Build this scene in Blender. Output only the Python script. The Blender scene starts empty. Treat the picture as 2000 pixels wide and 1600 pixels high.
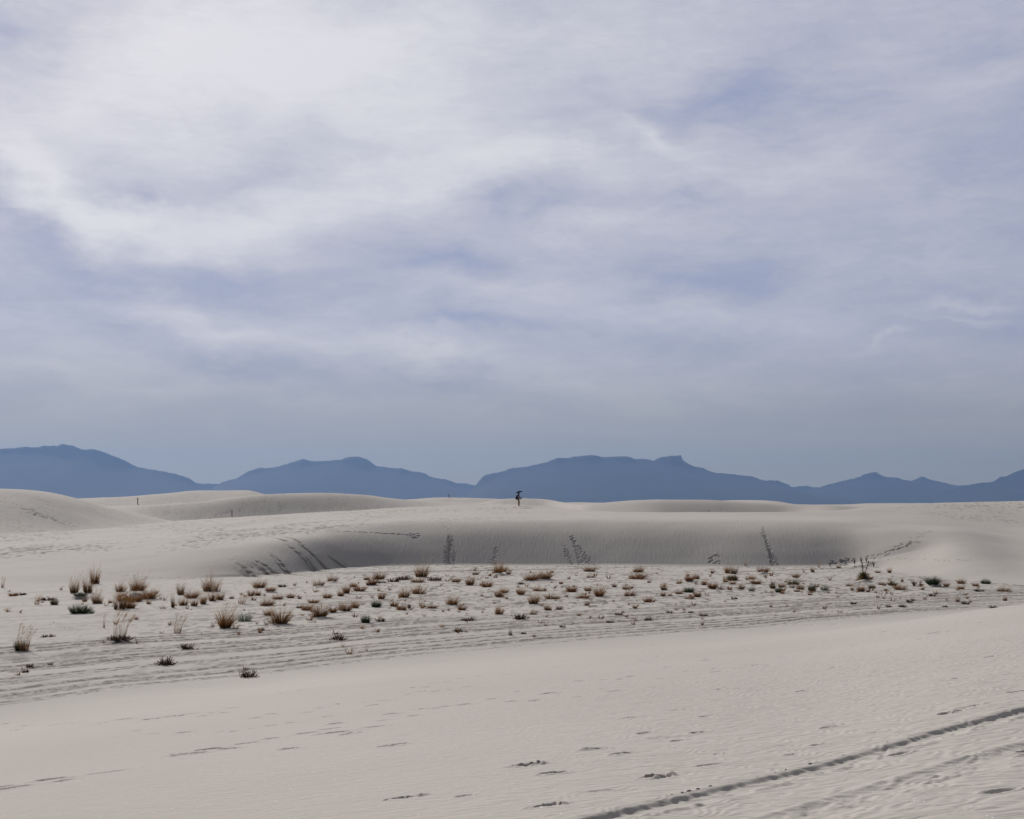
import bpy, bmesh, math, random, time
import numpy as np
from mathutils import Vector, Matrix, Euler
random.seed(7); rng = np.random.default_rng(11)
C = bpy.context.scene
COL = C.collection
F, VH = 2333.0, 985.0            # focal length in photo pixels, horizon row

# ------------------------------------------------------------------ camera
cam_d = bpy.data.cameras.new('camera'); cam = bpy.data.objects.new('camera', cam_d)
COL.objects.link(cam); C.camera = cam
cam.location = (0, 0, 0); cam.rotation_euler = (math.radians(90), 0, 0)
cam_d.sensor_width = 36; cam_d.lens = 36 * F / 2000
cam_d.shift_y = (VH - 800) / 2000.0
cam_d.clip_start = 0.1; cam_d.clip_end = 150000
# ------------------------------------------------------------------ light
SUN_EL, SUN_AZ = math.radians(31), math.radians(-27)      # azimuth: left of straight ahead
C.view_settings.view_transform = 'Standard'; C.view_settings.look = 'None'
C.view_settings.exposure = 0.0; C.view_settings.gamma = 1.0
sd = Vector((math.sin(SUN_AZ) * math.cos(SUN_EL), math.cos(SUN_AZ) * math.cos(SUN_EL), math.sin(SUN_EL)))
sl = bpy.data.lights.new('sun', 'SUN'); sun = bpy.data.objects.new('sun', sl); COL.objects.link(sun)
sl.energy = 3.1; sl.angle = math.radians(1.2); sl.color = (1.0, 0.955, 0.90)
sun.rotation_euler = (-sd).to_track_quat('-Z', 'Y').to_euler()
sun.location = (0, 0, 50)

world = bpy.data.worlds.new('World'); C.world = world; world.use_nodes = True
def build_world():
    nt = world.node_tree; nt.nodes.clear(); N = nt.nodes.new; L = nt.links.new
    out = N('ShaderNodeOutputWorld'); bg = N('ShaderNodeBackground'); bg.inputs['Strength'].default_value = 0.1
    L(bg.outputs[0], out.inputs[0])
    sky = N('ShaderNodeTexSky'); sky.sky_type = 'NISHITA'; sky.sun_disc = False
    sky.sun_elevation = SUN_EL; sky.sun_rotation = SUN_AZ
    sky.air_density = 1.2; sky.dust_density = 2.0; sky.ozone_density = 1.5
    def math_(op, a, b=None, c=None, clamp=False):
        n = N('ShaderNodeMath'); n.operation = op; n.use_clamp = clamp
        for i, x in enumerate((a, b, c)):
            if x is None: continue
            if isinstance(x, (int, float)): n.inputs[i].default_value = x
            else: L(x, n.inputs[i])
        return n.outputs[0]
    geo = N('ShaderNodeNewGeometry')
    inc = N('ShaderNodeVectorMath'); inc.operation = 'SCALE'; inc.inputs['Scale'].default_value = -1
    L(geo.outputs['Incoming'], inc.inputs[0])
    sp = N('ShaderNodeSeparateXYZ'); L(inc.outputs[0], sp.inputs[0])
    x, y, z = sp.outputs
    az = math_('MULTIPLY', math_('ARCTAN2', x, y), 57.2958)
    el = math_('MULTIPLY', math_('ARCSINE', z), 57.2958)
    P = N('ShaderNodeCombineXYZ'); L(az, P.inputs[0]); L(el, P.inputs[1])
    # cloud-deck plane coordinates (high thin layer seen in perspective)
    zz = math_('ADD', math_('MAXIMUM', z, 0.0), 0.16)
    D = N('ShaderNodeCombineXYZ'); L(math_('DIVIDE', x, zz), D.inputs[0]); L(math_('DIVIDE', y, zz), D.inputs[1])
    def noise(vec, scale, detail, rough, dist=0.0, off=(0, 0, 0), sc=(1, 1, 1), rot=0):
        m = N('ShaderNodeMapping'); m.inputs['Location'].default_value = off; m.inputs['Scale'].default_value = sc
        m.inputs['Rotation'].default_value = (0, 0, rot); L(vec, m.inputs[0])
        n = N('ShaderNodeTexNoise'); n.inputs['Scale'].default_value = scale; n.inputs['Detail'].default_value = detail
        n.inputs['Roughness'].default_value = rough; n.inputs['Distortion'].default_value = dist
        L(m.outputs[0], n.inputs['Vector']); return n
    # warp of the direction coordinates so that soft masses get torn edges
    w1 = noise(P.outputs[0], 0.16, 5, 0.6, off=(3, 7, 0), sc=(1, 2.0, 1))
    wv = N('ShaderNodeVectorMath'); wv.operation = 'MULTIPLY_ADD'
    L(w1.outputs['Color'], wv.inputs[0]); wv.inputs[1].default_value = (9, 4.0, 0); wv.inputs[2].default_value = (-4.5, -2.0, 0)
    pw = N('ShaderNodeVectorMath'); pw.operation = 'ADD'; L(P.outputs[0], pw.inputs[0]); L(wv.outputs[0], pw.inputs[1])
    acc = None
    blobs = [(450,130,700,210,0,.42),(150,230,330,150,0,.12),(700,90,560,150,0,.16),
      (70,350,230,70,-38,.34),(230,455,260,70,-8,.32),(480,430,330,75,6,.30),(760,372,360,65,8,.22),(1020,315,380,65,4,.24),
      (1250,262,150,32,-22,.30),(1500,330,350,60,3,.12),(500,645,360,50,-8,.20),(850,685,260,36,-10,.22),(930,560,230,50,0,.14),
      (330,590,110,80,0,.12),(200,740,420,26,0,.14),(1330,600,360,50,-4,.16),(1150,740,250,40,-3,.08),(800,250,500,120,0,.12),
      (1200,450,300,40,10,.12),(1730,668,90,10,8,.16),(1900,603,60,12,0,.14),(1880,635,90,9,-4,.12),(1100,60,500,120,0,.10),(1890,170,120,40,10,.10),
      (1430,185,270,65,14,-.34),(1150,230,190,50,0,-.14),(275,392,110,26,0,-.26),(480,365,260,42,4,-.20),(640,280,220,40,3,-.10),
      (50,450,170,50,-36,-.22),(350,552,320,62,0,-.26),(60,570,240,90,0,-.14),(450,695,360,34,-10,-.26),(860,728,260,22,-6,-.20),
      (900,512,160,32,0,-.26),(990,392,170,48,4,-.24),(1330,388,220,30,4,-.20),(1400,545,220,40,10,-.18),(900,640,190,22,-2,-.18),
      (30,75,190,110,10,-.36),(1960,110,150,60,-10,-.16),(1850,330,520,380,0,-.10),(1950,700,520,420,0,-.10),(1000,850,2200,150,0,-.14),
      (1100,430,120,24,12,-.12),(1750,240,260,80,20,.06),(1480,820,260,30,-3,-.12),(1200,650,900,14,-1,-.04)]
    for (u, v, ru, rv, rot, wt) in blobs:
        a = math.degrees(math.atan((u - 1000) / F)); e = math.degrees(math.atan((VH - v) / F * math.cos(math.radians(a))))
        m = N('ShaderNodeMapping'); m.vector_type = 'TEXTURE'
        m.inputs['Location'].default_value = (a, e, 0); m.inputs['Rotation'].default_value = (0, 0, math.radians(rot))
        k = math.degrees(1 / F) * 1.45
        m.inputs['Scale'].default_value = (ru * k, rv * k, 1)
        L(pw.outputs[0], m.inputs[0])
        g = N('ShaderNodeTexGradient'); g.gradient_type = 'QUADRATIC_SPHERE'; L(m.outputs[0], g.inputs[0])
        acc = math_('MULTIPLY_ADD', g.outputs['Fac'], wt * (1.25 if wt > 0 else 1.12), acc if acc is not None else 0.0)
    n1 = noise(D.outputs[0], 1.1, 9, 0.62, 0.5, off=(1.3, 4.1, 0), sc=(0.75, 1.25, 1), rot=0.5)
    n2 = noise(P.outputs[0], 0.14, 9, 0.60, 0.5, off=(5, 2, 0), sc=(0.9, 2.2, 1), rot=-0.12)
    n3 = noise(P.outputs[0], 0.9, 8, 0.62, 0.4, off=(2, 9, 0), sc=(0.55, 2.2, 1), rot=-0.25)
    d = math_('MULTIPLY_ADD', math_('SUBTRACT', n1.outputs['Fac'], .5), .55, acc)
    d = math_('MULTIPLY_ADD', math_('SUBTRACT', n2.outputs['Fac'], .5), .48, d)
    d = math_('MULTIPLY_ADD', math_('SUBTRACT', n3.outputs['Fac'], .5), .22, d)
    n4 = noise(pw.outputs[0], 1.6, 10, 0.66, 0.8, off=(7, 3, 0), sc=(0.30, 2.4, 1), rot=0.28)
    d = math_('MULTIPLY_ADD', math_('SUBTRACT', n4.outputs['Fac'], .5), .22, d)
    d = math_('ADD', d, 0.50)
    ramp = N('ShaderNodeValToRGB'); L(d, ramp.inputs[0]); r = ramp.color_ramp; r.interpolation = 'B_SPLINE'
    r.elements[0].position = 0.05; r.elements[0].color = (.265, .305, .455, 1)
    r.elements[1].position = 1.0; r.elements[1].color = (.745, .735, .755, 1)
    for p, c in ((.28, (.345, .370, .505, 1)), (.48, (.455, .462, .545, 1)), (.72, (.575, .572, .63, 1))):
        e_ = r.elements.new(p); e_.color = c
    # low, hazier and greyer towards the horizon
    lowf = N('ShaderNodeMapRange'); lowf.interpolation_type = 'SMOOTHSTEP'; L(el, lowf.inputs[0])
    lowf.inputs[1].default_value = 9.0; lowf.inputs[2].default_value = 0.0; lowf.inputs[3].default_value = 0; lowf.inputs[4].default_value = .85
    mixl = N('ShaderNodeMix'); mixl.data_type = 'RGBA'; L(lowf.outputs[0], mixl.inputs[0])
    L(ramp.outputs[0], mixl.inputs[6]); mixl.inputs[7].default_value = (.39, .35, .21, 1)
    # the thin deck is brighter towards the sun and dimmer away from it
    dp = N('ShaderNodeVectorMath'); dp.operation = 'DOT_PRODUCT'; L(inc.outputs[0], dp.inputs[0]); dp.inputs[1].default_value = sd
    br = N('ShaderNodeMapRange'); br.interpolation_type = 'SMOOTHSTEP'; L(dp.outputs['Value'], br.inputs[0])
    br.inputs[1].default_value = -0.25; br.inputs[2].default_value = 0.62; br.inputs[3].default_value = .14; br.inputs[4].default_value = 1.06
    sc = N('ShaderNodeVectorMath'); sc.operation = 'SCALE'; L(mixl.outputs[2], sc.inputs[0])
    hi = N('ShaderNodeMapRange'); hi.interpolation_type = 'SMOOTHSTEP'; L(el, hi.inputs[0])      # overhead the deck is seen through less cloud
    hi.inputs[1].default_value = 24; hi.inputs[2].default_value = 50; hi.inputs[3].default_value = 1; hi.inputs[4].default_value = .45
    L(math_('MULTIPLY', math_('MULTIPLY', br.outputs[0], hi.outputs[0]), 10.0), sc.inputs['Scale'])
    mx = N('ShaderNodeMix'); mx.data_type = 'RGBA'; mx.inputs[0].default_value = .96
    L(sky.outputs[0], mx.inputs[6]); L(sc.outputs[0], mx.inputs[7]); L(mx.outputs[2], bg.inputs[0])
build_world()

# ------------------------------------------------------------------ numpy helpers
def hash2(ix, iy, seed):
    h = (ix.astype(np.int64) * 374761393 + iy.astype(np.int64) * 668265263 + seed * 1442695041) & 0x7fffffff
    h = ((h ^ (h >> 13)) * 1274126177) & 0x7fffffff
    return ((h ^ (h >> 16)) & 0xffff) / 65535.0
def vnoise(x, y, seed=0):
    x0 = np.floor(x); y0 = np.floor(y); fx = x - x0; fy = y - y0
    fx = fx * fx * fx * (fx * (fx * 6 - 15) + 10); fy = fy * fy * fy * (fy * (fy * 6 - 15) + 10)
    a = hash2(x0, y0, seed); b = hash2(x0 + 1, y0, seed); c = hash2(x0, y0 + 1, seed); d = hash2(x0 + 1, y0 + 1, seed)
    return (a + (b - a) * fx) * (1 - fy) + (c + (d - c) * fx) * fy - 0.5
def fbm(x, y, o=3, seed=0):
    s = 0; a = 1
    for k in range(o):
        s = s + a * vnoise(x * 2**k + 17.3 * k, y * 2**k - 9.1 * k, seed + k); a *= .5
    return s
def sst(a, b, x):
    t = np.clip((x - a) / (b - a), 0, 1); return t * t * (3 - 2 * t)
def pchip_slopes(X, Y):
    h = np.diff(X, axis=0); d = np.diff(Y, axis=0) / h
    m = np.zeros_like(Y); m[0] = d[0]; m[-1] = d[-1]
    w1 = 2 * h[1:] + h[:-1]; w2 = h[1:] + 2 * h[:-1]
    ok = d[:-1] * d[1:] > 0
    with np.errstate(divide='ignore', invalid='ignore'):
        mm = (w1 + w2) / (w1 / d[:-1] + w2 / d[1:])
    m[1:-1] = np.where(ok, mm, 0); return m
def pchip_eval(X, Y, m, q):
    """X,Y,m: (n,cols)  q: (rows,) -> (rows,cols)"""
    n, c = X.shape; out = np.empty((len(q), c)); cols = np.arange(c)
    for i, t in enumerate(q):
        k = np.clip((X <= t).sum(0) - 1, 0, n - 2)
        x0 = X[k, cols]; x1 = X[k + 1, cols]; h = x1 - x0; s = np.clip((t - x0) / h, 0, 1)
        y0 = Y[k, cols]; y1 = Y[k + 1, cols]
        out[i] = ((2*s**3-3*s**2+1)*y0 + (s**3-2*s**2+s)*h*m[k, cols] + (-2*s**3+3*s**2)*y1 + (s**3-s**2)*h*m[k+1, cols])
    return out
def curve(pts, u):
    p = np.array(sorted(pts), float); X = p[:, :1]; Y = p[:, 1:]
    return pchip_eval(X, Y, pchip_slopes(X, Y), np.asarray(u, float))[:, 0]

# ------------------------------------------------------------------ terrain profiles (per bearing)
ZF = -4.9                                                  # level of the interdune flat
UT = np.arange(-1500, 3501, 3.0)
def yflat(v): return -ZF * F / (v - VH)
def cu(*p): return curve(p, UT)
vEdge = cu((-1500,1520),(0,1385),(250,1348),(500,1320),(750,1290),(1000,1265),(1300,1240),(1500,1226),(1640,1213),(1800,1200),(2000,1190),(3500,1180))
YE = yflat(vEdge)
slope = -ZF - 1.7
zlin = lambda t: -1.7 + t * (ZF + 1.7)
YK = cu((-1500,12),(-500,16),(0,20),(500,23.8),(1000,28.6),(1500,34),(1600,35.5),(1720,37),(1850,38),(2000,38.7),(2300,38),(3500,36))
YK = np.where(UT < 1400, .7 * YE, YK)
zK = np.where(UT < 1400, zlin(.70), cu((1000,-3.94),(1400,-3.94),(1500,-3.97),(1600,-3.93),(1720,-3.78),(1850,-3.50),(2000,-3.24),(2300,-2.8),(3500,-1.4)))
vB = cu((-1500,1180),(-600,1160),(0,1145),(200,1140),(400,1131),(550,1122),(700,1109),(850,1105),(1000,1104),(1300,1105),(1500,1107),(1650,1107),(1750,1118),(1850,1132),(2000,1142),(2600,1160),(3500,1170))
YB = yflat(vB)
def prof(*k):            # knots (u, v, Y)
    return cu(*[(a, b) for a, b, c in k]), cu(*[(a, c) for a, b, c in k])
vB1, YB1 = prof((-1500,1125,79),(0,1125,77),(200,1124,78),(400,1123,79.3),(550,1117.5,83.9),(700,1105.5,92.6),(850,1101,95.7),(1000,1100.3,96.6),(1300,1101,95.8),(1500,1103,94.2),(1650,1102,94.4),(1700,1096,93.6),(1750,1084,92.6),(1800,1072,92.2),(1850,1066,90),(2000,1105,82),(2100,1112,80),(3500,1115,80))
vT, YT = prof((-1500,1105,86),(0,1105,84),(200,1100,85),(400,1093,83),(550,1080,87.2),(700,1068,95.2),(850,1066,98.3),(1000,1066,99.1),(1300,1066,98.3),(1500,1066,96.8),(1650,1066,96.7),(1700,1064,95.8),(1750,1061,94.2),(1800,1053,93.7),(1850,1048,93.6),(2000,1075,90),(3500,1090,88))
vS1, YS1 = prof((-1500,1085,94),(0,1085,92),(200,1078,93),(400,1070,88.5),(550,1055,90.5),(700,1042,97.9),(850,1038,100.7),(1000,1037,101.5),(1300,1037,100.7),(1500,1038,99.2),(1650,1039,98.9),(1750,1038,96.6),(1850,1034,98.2),(2000,1058,97),(3500,1075,97))
vS, YS = prof((-1500,1075,102),(0,1070,100),(200,1060,103),(400,1046,103),(550,1033,105),(700,1021,103),(850,1016,104.8),(1000,1015,105.5),(1300,1015,104.8),(1650,1017,103.5),(1750,1024,104.5),(1850,1029,107),(2000,1047,105),(3500,1065,105))
vR = cu((-1500,1070),(0,1058),(200,1046),(400,1028),(550,1017),(700,1008),(850,1004),(1000,1002.5),(1100,1004),(1300,1007),(1620,1008),(1700,1010),(1790,1013),(1900,1021),(2000,1030),(3500,1050))
YR = cu((-1500,116),(0,116),(400,133),(700,138),(1000,133),(1300,117),(1620,117),(2000,119),(3500,119))
vC = cu((-1500,1060),(0,1046),(100,1039),(200,1033),(300,1023),(370,1016),(500,1008),(600,1002),(700,997),(800,990.5),(900,986.5),(950,985),(1010,986),(1080,991),(1150,998),(1300,1001),(1600,1001),(1640,998),(1700,990.5),(1750,987),(1800,984),(1900,981),(2000,978),(2600,972),(3500,965))
YC = cu((-1500,130),(0,130),(200,150),(400,180),(600,190),(800,186),(950,176),(1010,172),(1080,165),(1150,138),(1300,125),(1600,125),(1700,140),(1850,155),(2000,160),(3500,160))
vE = cu((-1500,930),(-600,948),(0,955),(40,956),(90,961),(140,971),(200,987),(270,1003),(340,1018),(400,1022),(600,1010),(850,995),(930,985),(970,976),(1010,974),(1060,975),(1105,982),(1130,986),(1170,983),(1220,979),(1300,976),(1390,977),(1430,979.5),(1480,981.5),(1560,985.5),(1640,987),(1700,992),(2000,987),(2600,980),(3500,970))
YEc = cu((-1500,185),(0,190),(400,225),(800,232),(930,204),(1060,198),(1150,172),(1300,164),(1600,166),(1750,200),(2000,220),(3500,220))
vF = cu((-1500,980),(0,980),(200,989),(250,988),(320,985),(400,979),(450,972),(540,965),(620,963),(700,966),(780,975),(830,979),(900,981),(1000,984),(1110,982),(1250,985),(1350,984),(1400,978.5),(1440,977),(1500,978),(1540,983),(1560,986),(1700,987),(3500,985))
YFc = cu((-1500,290),(400,280),(1000,300),(3500,300))
vG = cu((-1500,985),(0,985),(130,976),(160,974),(230,971),(300,966),(400,958),(490,958),(508,963),(540,972),(600,978),(750,977.5),(800,976),(860,972),(920,973),(980,975),(1050,979),(1100,981.5),(1150,981.5),(1200,983),(1540,986),(1650,985.5),(1700,983.5),(1800,983),(3500,984))
YG = cu((-1500,420),(400,400),(900,430),(3500,450))
zf = lambda v, Y: -(v - VH) / F * Y
zB1 = np.maximum(zf(vB1,YB1), ZF + .02); zS1 = zf(vS1,YS1)
zT, zS, zR, zC, zE_, zF_, zG = zf(vT,YT), zf(vS,YS), zf(vR,YR), zf(vC,YC), zf(vE,YEc), zf(vF,YFc), zf(vG,YG)
one = np.ones_like(UT)
dipf = cu((-1500,.34),(400,.36),(900,.45),(1000,.55),(1150,.72),(1520,.72),(1640,.45),(1800,.4),(3500,.5))
dipd = cu((-1500,.9),(700,1.0),(900,.35),(1060,.5),(1200,1.4),(1520,1.4),(1650,.6),(3500,.6))
nodes = [(-400*one, -0.6*one), (-40*one, -1.25*one), (0*one, -1.7*one), (.5*YK, -1.7 + (zK + 1.7)*.5), (YK, zK), (np.maximum(YE, YK*1.15), ZF*one),
         (YE + .5*(YB-YE), ZF*one), (YB, ZF*one), (YB1, zB1), (YB1 + .07*(YT-YB1), zB1 + .07*(zT-zB1)), (YT, zT), (YS1, zS1), (YS, zS), (YR, zR), (YC, zC),
         (YC + dipf*(YEc-YC), np.minimum(zC, zE_) - dipd), (YEc, zE_), (YEc + .6*(YFc-YEc), np.minimum(zE_, zF_) - 1.2), (YFc, zF_),
         (YFc + .65*(YG-YFc), np.minimum(zF_, zG) - 1.5), (YG, zG), (560*one, -5*one), (720*one, -1.5+0*one), (900*one, -7*one), (3000*one, -9*one), (60000*one, -9.5*one)]
def gsm(a, sg):
    k = np.arange(-int(3*sg/3), int(3*sg/3) + 1) * 3.0; w = np.exp(-.5*(k/sg)**2); w /= w.sum()
    return np.convolve(np.pad(a, len(k)//2, mode='edge'), w, mode='valid')
sgs = [60]*7 + [24]*8 + [9]*20
NX = np.array([gsm(n[0], sg) for n, sg in zip(nodes, sgs)]); NY = np.array([gsm(n[1], sg) for n, sg in zip(nodes, sgs)])
NYs = NY.copy()
NM = pchip_slopes(NX, NY)

# rows and columns of the one ground sheet
rows = list(-np.geomspace(300, 3, 24))
rows += list(np.linspace(-2.5, 6.2, 24))
y = 6.3
while y < 30: rows.append(y); y += .0021 * y
while y < 72: rows.append(y); y += .15
while y < 84: rows.append(y); y += .12
while y < 102: rows.append(y); y += .06
while y < 108: rows.append(y); y += .12
while y < 200: rows.append(y); y += .32
while y < 460: rows.append(y); y += 1.0
rows += list(np.geomspace(462, 25800, 56))
R = np.array(rows)
s_in = np.linspace(-.46, .46, 1081); g = np.geomspace(.004, .75, 45).cumsum(); g = g / g[-1] * .75
Scol = np.concatenate([-(.46 + g)[::-1], s_in, .46 + g])
W = np.sqrt((R + 3)**2 + 36)
XX = Scol[None, :] * W[:, None]; YY = np.repeat(R[:, None], len(Scol), 1)
UU = np.clip(1000 + F * XX / np.maximum(YY, 5.0), UT[0], UT[-1])
tab = pchip_eval(NX, NY, NM, R)
def soften(tab):     # rounded shoulders above the toe of the slip face
    yy = np.arange(78, 132, .1); zz = np.stack([np.interp(yy, R, tab[:, c]) for c in range(tab.shape[1])], 1)
    k = np.exp(-.5 * (np.arange(-45, 46) * .1 / 1.0)**2); k /= k.sum()
    sm = np.stack([np.convolve(np.pad(zz[:, c], 45, mode='edge'), k, mode='valid') for c in range(zz.shape[1])], 1)
    d = (sm - zz) * sst(.8, 3.0, yy[:, None] - gsm(YB1, 24)[None]) * (1 - sst(118, 126, yy))[:, None]
    for c in range(tab.shape[1]): tab[:, c] += np.interp(R, yy, d[:, c], left=0, right=0)
soften(tab)
ZZ = np.empty_like(XX)
for i in range(len(R)): ZZ[i] = np.interp(UU[i], UT, tab[i])
def ui(arr): return np.interp(UU.ravel(), UT, arr).reshape(UU.shape)
gYE, gYB, gYT, gYC, gYS = ui(YE), ui(YB), ui(YT), ui(YC), ui(YS)
crust_dents = np.zeros_like(ZZ)  # mask of darker sand: crusted streaks, scars, flecks and the insides of dents

VTAB = VH - tab / np.maximum(R, .1)[:, None] * F
def locate(u, v, ymin=6.5, ymax=650):
    """first point of the terrain seen at photo position (u, v)"""
    k = min(max(int(round((u - UT[0]) / 3.0)), 0), len(UT) - 1); i0, i1 = np.searchsorted(R, [ymin, ymax])
    vv = VTAB[i0:i1, k]; q = R[i0:i1]; i = int(np.argmax(vv <= v))
    if vv[i] > v: y = q[-1]
    elif i == 0: y = q[0]
    else: y = q[i-1] + (q[i] - q[i-1]) * (vv[i-1] - v) / (vv[i-1] - vv[i] + 1e-9)
    return (u - 1000) / F * y, y
def window(x0, y0, r):
    i0, i1 = np.searchsorted(R, [y0 - r, y0 + r]); w = math.sqrt((y0 + 3)**2 + 36)
    wl = w - r * 1.02; wh = w + r * 1.02
    lo = min((x0 - r) / wl, (x0 - r) / wh); hi = max((x0 + r) / wl, (x0 + r) / wh)
    j0, j1 = np.searchsorted(Scol, [lo, hi]); return slice(max(i0-1,0), i1 + 1), slice(max(j0-1,0), j1 + 1)
def groundz(x, y):
    i = int(np.clip(np.searchsorted(R, y) - 1, 0, len(R) - 2)); ty = (y - R[i]) / (R[i+1] - R[i])
    def rowz(i): return np.interp(x, XX[i], ZZ[i])
    return float(rowz(i) * (1 - ty) + rowz(i + 1) * ty)
def mound(u, v, wpx, hpx, asp=1.0):
    x0, y0 = locate(u, v); rx = wpx / F * y0 / 2; hz = hpx / F * y0
    I, J = window(x0, y0, rx * 2.2)
    x = XX[I, J] - x0; y = (YY[I, J] - y0) / asp; d2 = (x*x + y*y) / (rx*rx)
    ZZ[I, J] += hz * np.exp(-d2 * 1.6) * (1 + .35 * fbm(x * 3, y * 3, 3, 5))
def print_(x0, y0, ang, Lh, Wh, dep, rough=.3, rim=.35, col=0.0):
    r = max(Lh, Wh) * 2.0; I, J = window(x0, y0, r)
    x = XX[I, J] - x0; y = YY[I, J] - y0
    a = (x*math.cos(ang) + y*math.sin(ang)) / Lh; b = (-x*math.sin(ang) + y*math.cos(ang)) / Wh
    nz = fbm(XX[I, J] * 9, YY[I, J] * 9, 3, 3)
    d = np.sqrt(a*a + b*b) + .35 * nz
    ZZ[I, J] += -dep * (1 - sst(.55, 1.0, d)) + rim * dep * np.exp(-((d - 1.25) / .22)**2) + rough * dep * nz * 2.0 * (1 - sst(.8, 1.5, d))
    if col: crust_dents[I, J] = np.maximum(crust_dents[I, J], col * (1 - sst(.7, 1.15, d)) * (.75 + nz))  # darker tone over the inside of the print

# --- broad natural unevenness
amp = .05 + .05 * sst(20, 90, YY) + .5 * sst(300, 900, YY)
ZZ += amp * fbm(XX / 6.0, YY / 6.0, 3, 21) * sst(4, 12, np.abs(YY)) * .9
onflat = sst(-.6, .8, YY - gYE) * (1 - sst(-.5, .3, YY - gYB)) * (YY > 0)
onflat *= 1 - sst(1720, 2050, UU) * (1 - sst(0, 8, YY - gYE))
ZZ += onflat * (.032 * fbm(XX / 2.6, YY / 2.6, 2, 31) + .018 * fbm(XX * 3, YY * 3, 2, 33))
nearW = sst(6, 8, YY) * (1 - sst(24, 40, YY))
# wind ripples as real relief on the near slope (fades with distance)
rw = (XX * -.33 + YY * .944); rl = (XX * .944 + YY * .33)
ph = rw / .17 + 2.4 * fbm(rl / .55, rw / .45, 2, 41) * 2
ripamp = (YY > 0) * (1 - onflat) * (1 - sst(20, 34, YY)) * (.25 + .75 * sst(700, 1700, UU - (1500 - vEdge.mean()) * 0))
ZZ += .0036 * ripamp * (np.sin(ph * 2 * np.pi) + .7 * fbm(rl * 3.2, rw * 8, 2, 43) * 2)

# --- hummocks under grass
for m_ in ((157,1168,36,15),(264,1171,62,17),(172,1146,40,5),(1686,1140,34,9),(973,1125,36,6),(1245,1128,34,8),(1490,1120,24,6),(1430,1134,36,5),
           (1552,1148,40,7),(622,1146,26,5),(650,1138,26,5),(503,1162,30,4),(528,1156,24,5),(727,1142,40,5),(1055,1134,64,4),(1821,1147,34,6),(550,1221,44,3),(627,1209,38,4),(1346,1138,22,4),(1690,1106,60,8),(234,1255,40,5)):
    mound(*m_)

# --- wheel tracks across the flat (long streaks that follow the near edge)
t = YY - gYE + .55 * fbm(XX / 14, YY / 40, 2, 51) * 2
tf = np.where(t > 0, t, 0)
st = np.zeros_like(ZZ)
offs = list(rng.uniform(-.3, 12.6, 30)) + list(rng.uniform(15, 52, 30))
i0_, i1_ = np.searchsorted(R, [26, 98]); SL = slice(i0_, i1_); X_ = XX[SL]; Y_ = YY[SL]; t_s = t[SL]; fl = onflat[SL]
gx = np.arange(-140, 140, .05)
def n1d(sc, sd_): return np.interp(X_, gx, vnoise(gx / sc, gx * 0 + sd_ * 3.71, 60 + sd_))
rag0 = .09 * vnoise(X_ * 2.3, Y_ * 1.1, 140) + .05 * vnoise(X_ * 7, Y_ * 3, 141)
rough = fbm(X_ * 6, Y_ * 5, 3, 77); st = np.zeros_like(X_)
for k, o in enumerate(offs):
    wd = rng.uniform(.07, .27) * (1 + (o > 15) * .5)
    m_ = sst(-.14, .2, n1d(rng.uniform(3, 18), k) + (.33 if o < 12 else -.02))
    bend = .9 * n1d(24, k + 100)
    g_ = np.exp(-((t_s - o + bend + rag0) / wd)**2) * m_
    st = np.maximum(st, g_ * (rng.uniform(.55, 1) if o < 13 else rng.uniform(.3, .75)))
st *= fl
ZZ[SL] += -.018 * st + .045 * st * rough
crust_dents[SL] = np.maximum(crust_dents[SL], np.clip(st * (1.1 + 1.9 * rough), 0, 1))
fine_ = fbm(X_ * 2.2, Y_ * 1.3, 3, 78)
pat = sst(.0, .4, fbm(X_ / 7.0, Y_ / 1.6, 4, 88)) * fl * sst(-.5, 2, t_s) * (1 - sst(16, 40, t_s))
crust_dents[SL] = np.maximum(crust_dents[SL], np.clip(pat * (.16 + .8 * fine_), 0, 1))
gr = sst(.30, .46, vnoise(X_ * 3.0, Y_ * 1.6, 97) + .30 * vnoise(X_ / 3, Y_ / 3, 99)) * fl * (.4 + .6 * sst(3, 10, t_s))
crust_dents[SL] = np.maximum(crust_dents[SL], gr * .65); ZZ[SL] += .012 * gr
g2_ = sst(.22, .36, vnoise(X_ * 4.5, Y_ * 2.6, 301) + .35 * vnoise(X_ / 2.2, Y_ / 3.5, 302)) * fl * sst(6, 14, t_s) * sst(-45, -8, X_)
crust_dents[SL] = np.maximum(crust_dents[SL], g2_ * .9)
lc = sst(-20, -6, X_ + .0 * Y_); crust_dents[SL] *= np.where(t_s > 12, .35 + .65 * lc, 1)

# --- vehicle ruts on the near slope
def rut(P0, P1, bend, prof):
    (x0, y0), (x1, y1) = P0, P1; dx, dy = x1 - x0, y1 - y0; Ln = math.hypot(dx, dy)
    a = ((XX - x0) * dx + (YY - y0) * dy) / Ln; b = (-(XX - x0) * dy + (YY - y0) * dx) / Ln      # b > 0 is the far side
    b = b - bend * (a / Ln) * (1 - a / Ln) * 1.0
    ok = (YY > 3) & (YY < 26) & (XX > -4)
    b = np.where(ok, b, 9); return a, b
p0 = locate(1150, 1598); p1 = locate(2000, 1386)
a, b = rut(p0, p1, .25, 0)
sc_ = .003 * np.sin(2*np.pi*(a / .21 + .8 * vnoise(a / .5, a * 0, 5))) + .030 * fbm(a * 1.3, b * 1.5, 3, 6)
bb = b + sc_
floor_ = -.042 * (1 + .5 * vnoise(a / .9, a * 0, 8)) * (1 - sst(-.02, .055, bb)) * sst(-.40, -.12, bb)
ridge = .006 * np.exp(-((bb - .12) / .045)**2)
crumb = .022 * np.exp(-((b + .33) / .09)**2) * sst(-.1, .4, fbm(a * 5, b * 8, 3, 9))
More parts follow.
